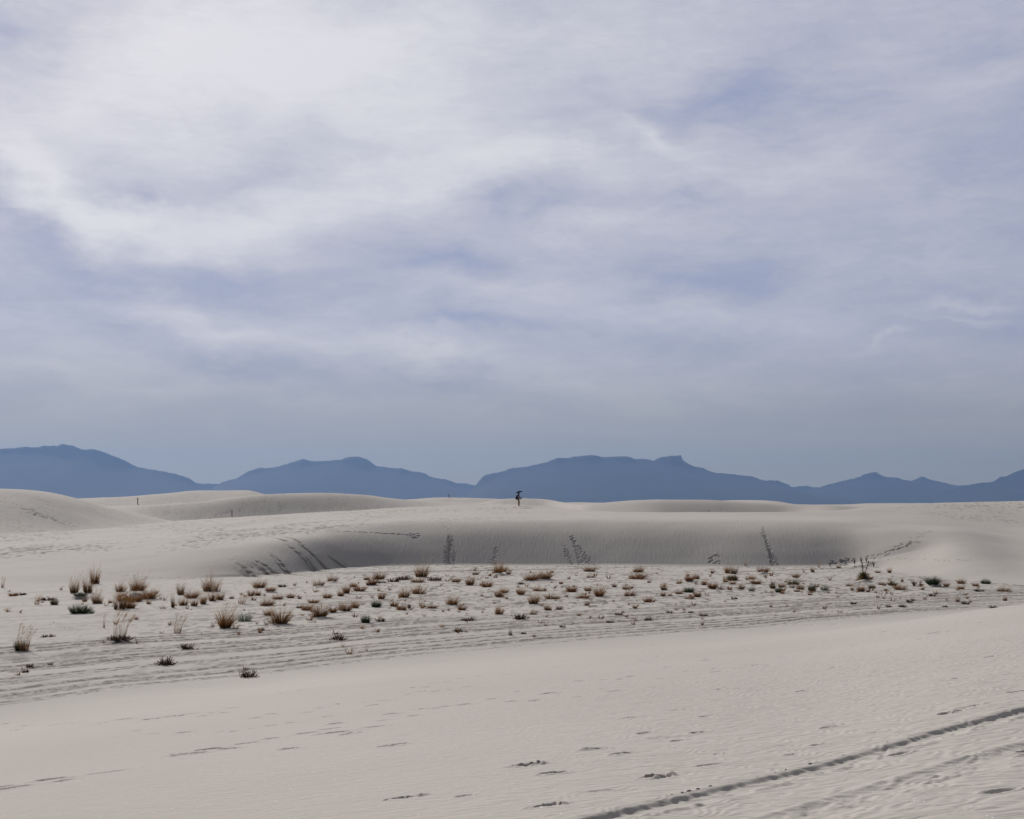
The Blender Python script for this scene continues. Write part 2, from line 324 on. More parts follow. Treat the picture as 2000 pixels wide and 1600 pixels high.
drag = .0045 * np.sin(2*np.pi*(a / .17 + b * 4.5 + 1.6 * vnoise(a / .3, b * 4, 11) + .8 * vnoise(a / .5, a * 0, 5))) * np.exp(-((bb + .06) / .08)**2)
ZZ += floor_ + ridge + crumb + drag
cl = (vnoise(a * 26, b * 26, 12) + .4 * vnoise(a * .9, a * 0, 13) > .46) * np.exp(-((bb - .12) / .03)**2); ZZ += cl * .008; crust_dents = np.maximum(crust_dents, cl * .8)
q0 = locate(1520, 1598); q1 = locate(2000, 1456)
a, b = rut(q0, q1, .1, 0)
bb = b + .03 * fbm(a * 2, b * 3, 2, 16)
ZZ += -.020 * (1 - sst(-.05, .10, bb)) * sst(-.45, -.15, bb) + .012 * np.exp(-((bb - .12) / .05)**2)
ZZ += .020 * np.maximum(fbm(a * 5, b * 9, 3, 19) - .06, 0) * np.exp(-((b + .16) / .22)**2) * 2.0

# --- near footprints (photo positions)
near = [(1030,1496,.17,.075,.05,.9),(1080,1511,.13,.06,.045,.4),(1160,1463,.16,.08,.05,1.0),(1213,1473,.12,.06,.05,.5),(1284,1518,.15,.07,.05,1.1),
        (1290,1440,.16,.05,.035,.6),(1322,1446,.07,.035,.035,.4),(1364,1431,.14,.055,.035,.5),(1068,1575,.16,.04,.03,.8),(1088,1574,.08,.03,.03,.9),
        (798,1558,.14,.045,.04,.9),(762,1563,.05,.02,.03,.9),(905,1556,.10,.04,.018,.4),(1855,1395,.14,.05,.04,1.0),(1900,1380,.2,.03,.025,.9),(1960,1545,.14,.06,.035,.3),
        (1178,1545,.14,.03,.02,.6),(1388,1492,.16,.035,.018,.6),(1600,1454,.09,.04,.02,.6),(1545,1473,.1,.03,.018,.6),(1402,1472,.07,.025,.02,.7),(1985,1350,.3,.03,.02,.6),(1705,1432,.1,.04,.018,.4),
        (98,1522,.20,.08,.03,.1),(124,1525,.16,.06,.025,.1),(25,1538,.22,.07,.03,.2),(5,1536,.15,.06,.025,.2),(412,1463,.20,.08,.035,.1),(380,1471,.20,.07,.03,.1),(346,1476,.16,.05,.02,.1),(485,1452,.18,.06,.025,.1),(529,1444,.16,.06,.025,.1),(602,1433,.2,.07,.025,.1),(657,1432,.26,.08,.035,.1),(645,1425,.2,.05,.02,.1),(732,1421,.2,.06,.025,.1),(205,1509,.3,.05,.015,.1)]
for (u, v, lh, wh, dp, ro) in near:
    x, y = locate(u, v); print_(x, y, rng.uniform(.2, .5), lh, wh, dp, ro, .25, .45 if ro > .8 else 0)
# faint windblown footprint trails over the near slope
def trail(pts, n, lh, wh, dp, jit=5, ro=.2, col=0):
    pts = np.array(pts, float)
    for k in range(n):
        t_ = (k + rng.uniform(-.3, .3)) / n * (len(pts) - 1); t_ = min(max(t_, 0), len(pts) - 1.001); i = int(t_)
        u, v = pts[i] + (pts[i+1] - pts[i]) * (t_ - i) + rng.normal(0, 1, 2) * (jit, jit * .35)
        x, y = locate(u, v); e = rng.uniform(.7, 1.2); print_(x, y, rng.uniform(0, .7), lh * e, wh * e, dp * rng.uniform(.5, 1.2), ro, .3, col)
trail([(250,1432),(480,1428),(640,1398)], 9, .13, .08, .016, 10, .5, .1)
trail([(500,1405),(760,1360),(950,1335)], 12, .13, .08, .022, 9, .4, .05)
trail([(690,1412),(1100,1345),(1460,1270),(1700,1228),(1900,1205)], 40, .14, .08, .024, 14, .2)
trail([(1000,1372),(1300,1330),(1620,1265),(1900,1225)], 22, .13, .07, .02, 16, .2)
trail([(820,1345),(1150,1295),(1500,1250)], 20, .13, .08, .02, 9, .3)
trail([(30,1420),(300,1405),(480,1382)], 16, .15, .08, .03, 9, .6, .4)
trail([(1440,1215),(1680,1222),(1850,1240)], 10, .26, .12, .035, 10, .2)
for k in range(34):
    u = rng.uniform(-50, 2050); v0 = np.interp(u, UT, vEdge); v = rng.uniform(v0 + 18, 1480)
    x, y = locate(u, v); print_(x, y, rng.uniform(0, .8), .14, .06, .028, .5, .3, .25 if rng.random() < .3 else 0)

# --- footprints and scars on the large dune behind the flat
def swarm(cu_, cv_, su, sv, n, lh=.2, wh=.13, dp=.10, col=.35, tilt=0, ro=.6):
    lh *= .62; wh *= .8; dp *= .55; col = min(1, col * 1.4 + .2)
    for k in range(n):
        du = rng.uniform(-1.5, 1.5) * su; dv = rng.uniform(-1, 1) * sv
        x, y = locate(cu_ + du + tilt * dv, cv_ + dv, 66); print_(x, y, rng.uniform(-.8, .8), lh, wh, dp * rng.uniform(.6, 1.1), .25, .15, col)
def walkers(u0, v0, u1, v1, n, spread, wob=2.0, step=2.3, sz=.115, dp=.024, col=.5):
    for w in range(n):
        o0, o1 = rng.normal(0, spread * .6), rng.normal(0, spread); vs_, ve_ = v0 + rng.uniform(0, 12), v1 - rng.uniform(0, 3); v = vs_; ph_ = rng.uniform(0, 6.28); side = 1
        while v < ve_:
            t_ = (v - v0) / (v1 - v0); u = u0 + (u1 - u0) * t_ + o0 + (o1 - o0) * t_ + wob * math.sin(ph_ + t_ * 5) + side * 1.1 + rng.normal(0, .6)
            x, y = locate(u, v, 66); z_ = sz * rng.uniform(.6, 1.25)
            print_(x, y, rng.uniform(0, 3.1), z_ * 1.2, z_, dp * rng.uniform(.5, 1.2), .5, .25, col * rng.uniform(.5, 1.3)); v += step * rng.uniform(.7, 1.5); side = -side
walkers(876, 1040, 880, 1105, 7, 7)
swarm(873, 1022, 8, 14, 14, .2, .13, .06, .1)
swarm(812, 1046, 7, 5, 16, .2, .13, .08, .3); walkers(971, 1062, 963, 1105, 2, 3, col=.2)
walkers(1106, 1038, 1158, 1104, 2, 3, col=.3); walkers(1112, 1040, 1140, 1104, 3, 5, col=.35); walkers(1098, 1062, 1118, 1104, 2, 3, col=.3)
walkers(1487, 1026, 1510, 1104, 3, 2.5, 1.5, col=.5); walkers(1502, 1070, 1511, 1104, 3, 3.5, 1.5, col=.5)
swarm(1395, 1088, 8, 12, 12, .25, .18, .12, .0); swarm(1640, 1098, 10, 6, 16, .22, .15, .10, .5); swarm(1660, 1093, 6, 4, 8)
def line_prints(pts, n, jit=1.5, **k): 
    pts = np.array(pts, float)
    for q in range(n):
        t_ = min(q / n * (len(pts) - 1), len(pts) - 1.001); i = int(t_)
        u, v = pts[i] + (pts[i+1] - pts[i]) * (t_ - i) + rng.normal(0, jit, 2) * (1.6, .6)
        swarm(u, v, .1, .1, 1, **k)
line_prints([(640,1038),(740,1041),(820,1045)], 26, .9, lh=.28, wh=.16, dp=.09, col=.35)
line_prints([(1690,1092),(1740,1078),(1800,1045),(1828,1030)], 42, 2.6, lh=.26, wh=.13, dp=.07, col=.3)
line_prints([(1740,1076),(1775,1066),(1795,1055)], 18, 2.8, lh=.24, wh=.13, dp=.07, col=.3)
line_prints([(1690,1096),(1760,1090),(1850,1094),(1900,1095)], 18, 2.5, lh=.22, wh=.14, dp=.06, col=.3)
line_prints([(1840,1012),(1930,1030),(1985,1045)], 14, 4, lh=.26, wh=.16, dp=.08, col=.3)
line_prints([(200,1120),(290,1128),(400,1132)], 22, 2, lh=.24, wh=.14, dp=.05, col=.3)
# diagonal slides on the left end of the slip face
def slide(u0, v0, u1, v1, wpx, strength=.9, dens=1.0, seed=0):
    x0, y0 = locate(u0, v0, 66); x1, y1 = locate(u1, v1, 66)
    dx, dy = x1 - x0, y1 - y0; Ln = math.hypot(dx, dy); wd = wpx / F * 85
    I, J = window((x0 + x1) / 2, (y0 + y1) / 2, Ln * .75 + wd)
    a_ = ((XX[I,J] - x0) * dx + (YY[I,J] - y0) * dy) / Ln / Ln; b_ = (-(XX[I,J] - x0) * dy + (YY[I,J] - y0) * dx) / Ln
    wdt = wd * (.25 + .75 * sst(0, 1, a_))
    m = np.exp(-(b_ / wdt)**4) * sst(-.05, .05, a_ + .1 * vnoise(b_ * 4, a_ * 0, seed)) * (1 - sst(.93, 1.02, a_))
    tex = sst(-.45 * dens, .12, fbm(b_ * 3.0, a_ * Ln * .35, 2, seed + 1) + .5 * vnoise(XX[I,J] * 4, YY[I,J] * 4, seed + 2))
    crust_dents[I,J] = np.maximum(crust_dents[I,J], m * tex * strength * .9); ZZ[I,J] -= .10 * m * tex * (.5 + fbm(XX[I,J] * 3, YY[I,J] * 3, 2, seed + 5))
slide(415,1078, 500,1112, 7, .9, .8, 1); slide(455,1092, 520,1126, 46, .85, .9, 2); slide(488,1092,535,1122, 26, 1, 1, 3)
slide(512,1070, 575,1122, 11, 1, 1, 4); slide(556,1118, 592,1124, 14, 1, 1, 14)
slide(530,1050, 560,1058, 5, .9, 1, 5); slide(560,1064, 640,1117, 20, .8, .7, 6); slide(578,1061, 655,1114, 8, 1, 1, 7); slide(540,1047,600,1075,5,.8,.8,15)
slide(640,1086, 680,1110, 14, .8, .8, 8); slide(650,1098, 690,1114, 3, .5, .8, 9)
# trampled sand on the broad top at the left, and on the far dunes
trm = (YY > 72) & (YY < 420)
sp_ = sst(.19, .34, vnoise(XX * 3.6, YY * 1.5, 201) + .45 * vnoise(XX / 5, YY / 9, 202))
vmask = (1 - sst(500, 1250, UU)) * sst(2, 10, YY - gYT) + .7 * sst(1750, 1850, UU) * sst(8, 20, YY - gYS) + .55 * (UU > 400) * (UU < 1050) * sst(20, 40, YY - gYS)
vmask = np.clip(vmask, 0, 1) * trm * (1 - .75 * sst(0, 12, YY - gYC))
ZZ -= .05 * sp_ * vmask; crust_dents = np.maximum(crust_dents, .75 * sp_ * vmask)  # the dimples get a darker tone as well
def patch(u, v, su, sv, n, dp=.22, col=.55, tilt=0, size=.4):
    for k in range(n):
        du = rng.normal(0, su); dv = rng.normal(0, sv); x, y = locate(u + du, v + dv + tilt * du, 66)
        print_(x, y, rng.uniform(0, 1), size * .85, size * .6, min(dp, .08) * rng.uniform(.5, 1), .3, .2, col)
patch(72, 1003, 26, 3, 110, .09, .85, .35, .26); patch(125, 1022, 20, 3, 40, .08, .7, .35, .25); patch(150, 1025, 18, 4, 24, .07, .45, .2, .22)
patch(185, 993, 16, 5, 22, .12, .5, .5, .35); patch(400, 969, 26, 5, 60, .2, .4, -.3, .5); patch(320, 998, 40, 7, 60, .12, .35, .1, .3)
patch(545, 985, 7, 6, 40, .16, .5, .6, .3); patch(480, 978, 35, 1, 16, .25, .4, 0, .4); patch(430,1004,18,2.5,30,.2,.5,-.2,.35)
patch(1792, 987, 35, 3, 45, .15, .35, 0, .4); patch(690, 985, 25, 4, 14, .2, .4, .3, .45); patch(870, 977, 14, 2, 16, .15, .3, 0, .4)
patch(1384, 998, 9, 1, 8, .05, .5, 0, .25)
for yy0 in (1009, 1001, 996):       # old wheel lines over the top, toward the walker
    for q in range(60):
        u = 420 + q * 8.2; v = yy0 - (u - 420) * .022 + rng.normal(0, .4); x, y = locate(u, v, 66); print_(x, y, 0, .45, .10, .05, .4, .3, .25)

# ------------------------------------------------------------------ materials
def new_mat(name):
    m = bpy.data.materials.new(name); m.use_nodes = True; nt = m.node_tree
    return m, nt, nt.nodes['Principled BSDF']
def sand_material():
    m, nt, b = new_mat('gypsum_sand'); N = nt.nodes.new; L = nt.links.new
    tc = N('ShaderNodeTexCoord'); P = tc.outputs['Object']
    def mapn(sc, rot=0, loc=(0,0,0)):
        k = N('ShaderNodeMapping'); k.inputs['Scale'].default_value = sc; k.inputs['Rotation'].default_value = (0,0,rot); k.inputs['Location'].default_value = loc
        L(P, k.inputs[0]); return k.outputs[0]
    def noise(vec, scale, det=3, rough=.5, dist=0):
        n = N('ShaderNodeTexNoise'); n.inputs['Scale'].default_value = scale; n.inputs['Detail'].default_value = det
        n.inputs['Roughness'].default_value = rough; n.inputs['Distortion'].default_value = dist; L(vec, n.inputs['Vector']); return n.outputs['Fac']
    def M(op, a, b_, c=None, cl=False):
        n = N('ShaderNodeMath'); n.operation = op; n.use_clamp = cl
        for i, x in enumerate((a, b_, c)):
            if x is None: continue
            if isinstance(x, (int, float)): n.inputs[i].default_value = x
            else: L(x, n.inputs[i])
        return n.outputs[0]
    at = N('ShaderNodeAttribute'); at.attribute_name = 'crust_dents'
    big = noise(mapn((1,1,1)), .12, 5, .55); fine = noise(mapn((1,1,1)), 18, 6, .7)
    mixv = M('ADD', M('MULTIPLY', big, .5), M('MULTIPLY', fine, .5))
    rp = N('ShaderNodeValToRGB'); L(mixv, rp.inputs[0])
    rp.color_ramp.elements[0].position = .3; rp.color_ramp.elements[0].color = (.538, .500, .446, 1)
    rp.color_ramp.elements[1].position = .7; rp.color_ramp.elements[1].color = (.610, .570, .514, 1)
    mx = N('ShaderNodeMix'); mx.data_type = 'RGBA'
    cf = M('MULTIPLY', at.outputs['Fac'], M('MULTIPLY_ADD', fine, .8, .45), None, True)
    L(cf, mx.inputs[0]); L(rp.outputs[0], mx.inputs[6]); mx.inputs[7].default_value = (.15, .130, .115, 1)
    # selenite grains, their glint painted in as near-white base colour
    vo = N('ShaderNodeTexVoronoi'); vo.inputs['Scale'].default_value = 22; L(mapn((1,1,1)), vo.inputs['Vector'])
    sepc = N('ShaderNodeSeparateColor'); L(vo.outputs['Color'], sepc.inputs[0])
    gl = M('MULTIPLY', M('LESS_THAN', vo.outputs['Distance'], .21), M('GREATER_THAN', sepc.outputs[0], .955))
    mg = N('ShaderNodeMix'); mg.data_type = 'RGBA'; L(M('MULTIPLY', gl, .85), mg.inputs[0]); L(mx.outputs[2], mg.inputs[6]); mg.inputs[7].default_value = (.9, .9, .88, 1)
    L(mg.outputs[2], b.inputs['Base Color']); b.inputs['Roughness'].default_value = .92; b.inputs['Specular IOR Level'].default_value = .15
    # wind ripples: along the slope on the big slip face, across the wind elsewhere
    sep = N('ShaderNodeSeparateXYZ'); L(P, sep.inputs[0])
    r1 = noise(mapn((3.4, 9.0, 1), -.33), 1.0, 2, .45, .9)
    r2 = noise(mapn((7.5, .9, 1), .10), 1.0, 2, .45, .8)
    far = N('ShaderNodeMapRange'); L(sep.outputs[1], far.inputs[0]); far.inputs[1].default_value = 58; far.inputs[2].default_value = 74
    rm = N('ShaderNodeMix'); rm.data_type = 'FLOAT'; L(far.outputs[0], rm.inputs[0]); L(r1, rm.inputs[2]); L(r2, rm.inputs[3])
    amp_ = N('ShaderNodeMix'); amp_.data_type = 'FLOAT'; L(far.outputs[0], amp_.inputs[0]); amp_.inputs[2].default_value = .017; amp_.inputs[3].default_value = .021
    # ripples strengthen to the right on the near slope
    hx = N('ShaderNodeMapRange'); L(sep.outputs[0], hx.inputs[0]); hx.inputs[1].default_value = -7; hx.inputs[2].default_value = 4; hx.inputs[3].default_value = .35; hx.inputs[4].default_value = 1
    hxx = M('MAXIMUM', hx.outputs[0], far.outputs[0])
    h = M('ADD', M('MULTIPLY', M('MULTIPLY', rm.outputs[0], amp_.outputs[0]), hxx), M('MULTIPLY', fine, .0022))
    g2 = noise(mapn((1,1,1)), 70, 4, .8)
    h = M('ADD', h, M('MULTIPLY', g2, .0012))
    cr = noise(mapn((1,1,1)), 9, 5, .7)
    h = M('ADD', h, M('MULTIPLY', M('MULTIPLY', cr, at.outputs['Fac']), .05))
    bp = N('ShaderNodeBump'); bp.inputs['Strength'].default_value = 1; bp.inputs['Distance'].default_value = 1; L(h, bp.inputs['Height']); L(bp.outputs[0], b.inputs['Normal'])
    return m
SAND = sand_material()

# ------------------------------------------------------------------ ground sheet
def grid_mesh(name, X, Y, Z, mat, attr=None):
    nr, nc = X.shape; me = bpy.data.meshes.new(name)
    me.vertices.add(nr * nc); me.vertices.foreach_set('co', np.stack([X, Y, Z], -1).astype(np.float32).ravel())
    i = np.arange(nr - 1)[:, None] * nc + np.arange(nc - 1)[None, :]
    q = np.stack([i, i + 1, i + nc + 1, i + nc], -1).reshape(-1, 4).astype(np.int32)
    me.loops.add(q.size); me.loops.foreach_set('vertex_index', q.ravel())
    me.polygons.add(len(q)); me.polygons.foreach_set('loop_start', np.arange(0, q.size, 4, dtype=np.int32)); 
    me.polygons.foreach_set('use_smooth', np.ones(len(q), bool))
    me.update(calc_edges=True)
    if attr is not None:
        a = me.attributes.new('crust_dents', 'FLOAT', 'POINT'); a.data.foreach_set('value', attr.astype(np.float32).ravel())
    me.materials.append(mat); o = bpy.data.objects.new(name, me); COL.objects.link(o); return o
ground = grid_mesh('ground', XX, YY, ZZ, SAND, np.clip(crust_dents, 0, 1)); ground['kind'] = 'structure'

# ------------------------------------------------------------------ mountains
def rock_material():
    m, nt, b = new_mat('mountain_rock'); N = nt.nodes.new; L = nt.links.new
    tc = N('ShaderNodeTexCoord'); n = N('ShaderNodeTexNoise'); n.inputs['Scale'].default_value = .0012; n.inputs['Detail'].default_value = 8; L(tc.outputs['Object'], n.inputs['Vector'])
    rp = N('ShaderNodeValToRGB'); L(n.outputs['Fac'], rp.inputs[0]); rp.color_ramp.elements[0].position = .35; rp.color_ramp.elements[1].position = .65
    rp.color_ramp.elements[0].color = (.026, .027, .026, 1); rp.color_ramp.elements[1].color = (.042, .042, .038, 1)
    L(rp.outputs[0], b.inputs['Base Color']); b.inputs['Roughness'].default_value = .95; b.inputs['Specular IOR Level'].default_value = .1
    return m
ROCK = rock_material()
def mountain(pts, Dk, seed, depth=2600):
    D0 = Dk * 1000.0; u = np.arange(pts[0][0], pts[-1][0] + 1, 2.0)
    p = np.array(pts, float); v = np.interp(u, p[:, 0], p[:, 1])
    v = v + 1.1 * fbm(u / 7.0, u * 0, 3, seed)
    hgt = np.maximum((VH - v) / F * D0, -12) + 12
    kk = np.exp(-.5 * (np.arange(-45, 46) / 16.0)**2); kk /= kk.sum(); hs = np.convolve(np.pad(hgt, 45, mode='edge'), kk, mode='valid')
    q = np.concatenate([np.linspace(-1, 0, 46), np.linspace(0, 1, 14)[1:]])
    X0 = (u - 1000) / F * D0
    X = np.repeat(X0[None], len(q), 0); Y = D0 + q[:, None] * depth + 0 * X
    sp_ = fbm(X / 900.0 + 3, Y / 2600.0, 4, seed + 3); base = (1 - np.abs(q))[:, None]
    prof = base ** .85
    hh_ = hgt[None] + (np.minimum(hs, hgt * 1.06)[None] - hgt[None]) * sst(0, .10, np.abs(q))[:, None]
    Z = -12 + hh_ * prof * (1 - np.abs(q[:, None])**.5 * (.30 + .07 * sp_)) 
    o = grid_mesh('mountains', X, Y, Z, ROCK); o['kind'] = 'structure'; return o
mountain([(-900,905),(-500,890),(-300,885),(0,877),(25,876),(45,873),(70,874),(85,871),(110,871),(122,867.5),(143,871),(160,878),(185,878),(205,884),(240,898),(270,913),(300,918),(340,925),(370,934),(382,943),(400,951),(440,965),(500,986)], 19.5, 301)
mountain([(350,980),(390,966),(428,946),(435,942),(462,934),(475,926),(490,918),(497,917.5),(505,914),(520,914.5),(540,912),(565,905),(585,899),(590,896.5),(608,901),(640,900),(655,898.5),(665,898),(675,894),(690,892),(705,893),(718,898),(735,910),(760,914),(785,915),(805,921),(830,924),(838,930),(850,934),(870,936),(890,943),(910,952),(940,966),(980,986)], 21, 311)
mountain([(890,986),(920,962),(928,949),(935,940),(944,930),(950,927),(975,923),(1000,914),(1020,913),(1040,909),(1070,902),(1090,894),(1110,895),(1120,892),(1155,889),(1165,889.5),(1175,893),(1200,892),(1225,891.5),(1240,897),(1255,896),(1270,898),(1275,900),(1290,893),(1310,890.5),(1330,890),(1334,899),(1350,909),(1375,915),(1385,920),(1400,924),(1430,926),(1470,931),(1490,938),(1520,939),(1540,947),(1550,954),(1580,963),(1650,972),(1740,986)], 20, 321)
mountain([(1480,986),(1520,968),(1560,960),(1590,955),(1620,946),(1660,936),(1670,935),(1690,926),(1710,922),(1722,929),(1730,932),(1750,932),(1765,938),(1780,940),(1800,930.5),(1815,936),(1840,942),(1870,949),(1900,947),(1940,945),(2000,950),(2100,960),(2200,986)], 22.3, 331)
mountain([(1780,986),(1840,962),(1880,950),(1900,945),(1940,941),(1955,931),(1965,930),(1975,926),(1990,919),(2000,916),(2050,905),(2200,890),(2500,900),(2900,930),(3000,986)], 20.5, 341)
mountain([(250,950),(340,946),(385,945),(428,945),(500,949),(700,952),(860,942),(896,944),(915,945),(930,949),(1000,956),(1200,960),(1450,955),(1540,953),(1560,950),(1578,949),(1590,952),(1640,953),(1800,958),(2000,965)], 24, 351, 1000)

# ------------------------------------------------------------------ plants
def plant_mat(name, dark, light, rough=.85, trans=.45):
    m, nt, b = new_mat(name); N = nt.nodes.new; L = nt.links.new
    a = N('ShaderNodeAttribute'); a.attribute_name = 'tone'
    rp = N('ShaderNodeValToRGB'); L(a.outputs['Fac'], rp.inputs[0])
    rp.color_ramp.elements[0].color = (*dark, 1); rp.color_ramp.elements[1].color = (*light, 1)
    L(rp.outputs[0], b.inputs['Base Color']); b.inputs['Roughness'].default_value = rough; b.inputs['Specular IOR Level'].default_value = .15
    if trans:
        out = nt.nodes['Material Output']; tr = N('ShaderNodeBsdfTranslucent'); L(rp.outputs[0], tr.inputs[0]); ms = N('ShaderNodeMixShader'); ms.inputs[0].default_value = trans
        L(b.outputs[0], ms.inputs[1]); L(tr.outputs[0], ms.inputs[2]); L(ms.outputs[0], out.inputs['Surface'])
    return m
M_STRAW = plant_mat('dry_straw', (.060, .027, .009), (.42, .215, .075))
M_BROWN = plant_mat('dry_brown_grass', (.055, .023, .008), (.35, .155, .050))
M_PLUME = plant_mat('seed_plume', (.30, .18, .10), (.52, .37, .25))
M_GREEN = plant_mat('dark_green_stems', (.018, .028, .014), (.075, .105, .045))
M_OLIVE = plant_mat('olive_leaves', (.030, .030, .012), (.15, .125, .045))
M_PALEG = plant_mat('pale_green_stems', (.06, .075, .045), (.20, .22, .14))
M_DEAD = plant_mat('dead_dark_stems', (.022, .013, .010), (.12, .068, .045))
M_TWIG = plant_mat('grey_brown_twigs', (.07, .05, .035), (.22, .165, .12))

class MB:
    def __init__(s): s.v = []; s.f = []; s.t = []
    def blade(s, base, dirv, ln, w, curl, tone, seg=3, tone_tip=None):
        d = Vector(dirv).normalized(); side = d.cross(Vector((0, 0, 1)))
        side = side.normalized() if side.length > 1e-3 else Vector((1, 0, 0))
        a = random.uniform(0, math.pi); side = (side * math.cos(a) + d.cross(side) * math.sin(a)).normalized()
        p = Vector(base); n0 = len(s.v); st = ln / seg; tt = tone if tone_tip is None else tone_tip
        for k in range(seg):
            ww = w * (1 - .75 * k / seg); tn = tone + (tt - tone) * k / seg
            s.v += [tuple(p - side * ww / 2), tuple(p + side * ww / 2)]; s.t += [tn, tn]
            p = p + d * st; d = (d + Vector(curl) / seg).normalized()
        s.v.append(tuple(p)); s.t.append(tt)
        for k in range(seg - 1): i = n0 + 2*k; s.f.append((i, i+1, i+3, i+2))
        i = n0 + 2*(seg-1); s.f.append((i, i+1, i+2)); return p, d
    def mesh(s, name, mat):
        me = bpy.data.meshes.new(name); me.from_pydata(s.v, [], s.f); me.materials.append(mat)
        a = me.attributes.new('tone', 'FLOAT', 'POINT'); a.data.foreach_set('value', np.array(s.t, np.float32)); me.update(); return me
U = random.uniform
def rt(): return min(1, max(0, random.gauss(.45, .25)))
# every prototype is about 1 m high and 1 m wide and is scaled to the plant's real size
def proto_tuft(nb, lean=.5, spread=.26, plumes=0, mb_t=rt, wid=.016, low=.5):
    """several fans of blades of unequal size growing together, with stray outer blades"""
    b = MB(); p = MB(); n_c = random.choice((1, 2, 2, 3, 4)) if nb > 100 else 1
    cs = [(0, 0, 1.0, 1.0)] + [(U(-.36, .36), U(-.25, .25), U(.4, .85), U(.2, .7)) for _ in range(n_c - 1)]
    tot = sum(c[3] for c in cs)
    for (cx, cy, hs, wt) in cs:
        tone0 = U(-.12, .12)
        for i in range(int(nb * wt / tot)):
            a = U(0, 6.283); r = spread * hs * math.sqrt(U(0, 1)); x = cx + r * math.cos(a); y_ = cy + r * math.sin(a)
            le = lean * abs(random.gauss(0, .8)) + .4 * r / spread; ll = U(low, .9) * hs * (1 if U(0, 1) < .8 else .6) / math.sqrt(1 + .45 * le * le)
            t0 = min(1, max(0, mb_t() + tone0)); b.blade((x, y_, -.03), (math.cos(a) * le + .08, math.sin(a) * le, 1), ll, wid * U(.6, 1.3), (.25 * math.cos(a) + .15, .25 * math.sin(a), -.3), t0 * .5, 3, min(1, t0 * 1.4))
    for i in range(plumes):
        cx, cy, hs, _ = random.choice(cs); a = U(0, 6.283); r = spread * .7 * math.sqrt(U(0, 1))
        d = (math.cos(a) * .3 + .16, math.sin(a) * .3, 1); ln = U(.6, 1.0) * hs
        q, dd = p.blade((cx + r*math.cos(a), cy + r*math.sin(a), 0), d, ln, .008, (.5, 0, -.1), U(.1, .5), 3, .6)
        for j in range(5):
            p.blade(q - dd * U(0, .25), (dd.x + U(-.4, .6), dd.y + U(-.4, .4), dd.z + U(-.3, .3)), U(.05, .12), .008, (.3, 0, -.4), U(.4, 1), 2)
    return b, p
def proto_wisp(nb=40, plumes=26):
    b = MB(); p = MB()
    for i in range(nb):
        a = U(0, 6.283); r = .22 * math.sqrt(U(0, 1)); d = (math.cos(a)*.25 + .08, math.sin(a)*.25, 1); t0 = U(.1, .7)
        b.blade((r*math.cos(a), r*math.sin(a), -.03), d, U(.25, .6), .018, (.2, 0, -.1), t0 * .4, 3, t0)
    for i in range(plumes):
        a = U(0, 6.283); r = .2 * math.sqrt(U(0, 1)); d = (math.cos(a) * .16 + .08 + r*.6*math.cos(a), math.sin(a) * .2, 1)
        q, dd = p.blade((r*math.cos(a), r*math.sin(a), 0), d, U(.6, .98), .009, (.7, 0, -.15), 0, 4, .5)
        for j in range(9):
            p.blade(q - dd * U(0, .28), (dd.x + U(-.3, .8), dd.y + U(-.4, .4), dd.z + U(-.2, .3)), U(.05, .13), .012, (.3, 0, -.4), U(.2, .9), 2)
    return b, p
def proto_bush(nb=420, wid=.022):
    b = MB()
    for i in range(nb):
        a = U(0, 6.283); r = .34 * math.sqrt(U(0, 1)); le = U(.1, 1.1) * (r / .34 + .25)
        t0 = rt(); b.blade((r*math.cos(a), r*math.sin(a), -.03), (math.cos(a)*le, math.sin(a)*le, 1), U(.45, .95) * (1.05 - .4 * r / .34), wid * U(.6, 1.3), (0, 0, .2), t0 * .6, 3, t0)
    return b, MB()
def proto_rosette(nb=110):
    b = MB()
    for i in range(nb):
        a = U(0, 6.283); r = .34 * math.sqrt(U(0, 1)); el_ = U(.05, 2.4) * random.choice((1, 1, .4)); r *= 1 + .3 * math.sin(a * 2 + nb)
        q, dd = b.blade((r*math.cos(a), r*math.sin(a), -.02), (math.cos(a), math.sin(a), el_), U(.25, .62), .05, (0, 0, .5), rt() * .7, 3)
        for j in range(3): b.blade(q - dd * U(0, .25), (dd.x + U(-1, 1), dd.y + U(-1, 1), dd.z + U(-.4, 1)), U(.06, .16), .05, (0, 0, 0), rt(), 2)
    return b, MB()
def proto_twiggy(nb=60):
    b = MB()
    for i in range(nb):
        a = U(0, 6.283); le = U(0, .55); q, dd = b.blade((U(-.05, .05), U(-.05, .05), -.03), (math.cos(a)*le, math.sin(a)*le, 1), U(.45, .9), .022, (0, 0, .3), rt(), 3)
        for j in range(4): b.blade(q - dd * U(0, .4), (dd.x + U(-.5, .5), dd.y + U(-.5, .5), 1), U(.1, .2), .014, (0, 0, .3), rt(), 2)
    return b, MB()
def meshes(gen, matb, matp, n, nm):
    out = []
    for _ in range(n):
        b, p = gen(); out.append((b.mesh(nm, matb), p.mesh(nm + '_plumes', matp) if p.v else None))
    return out
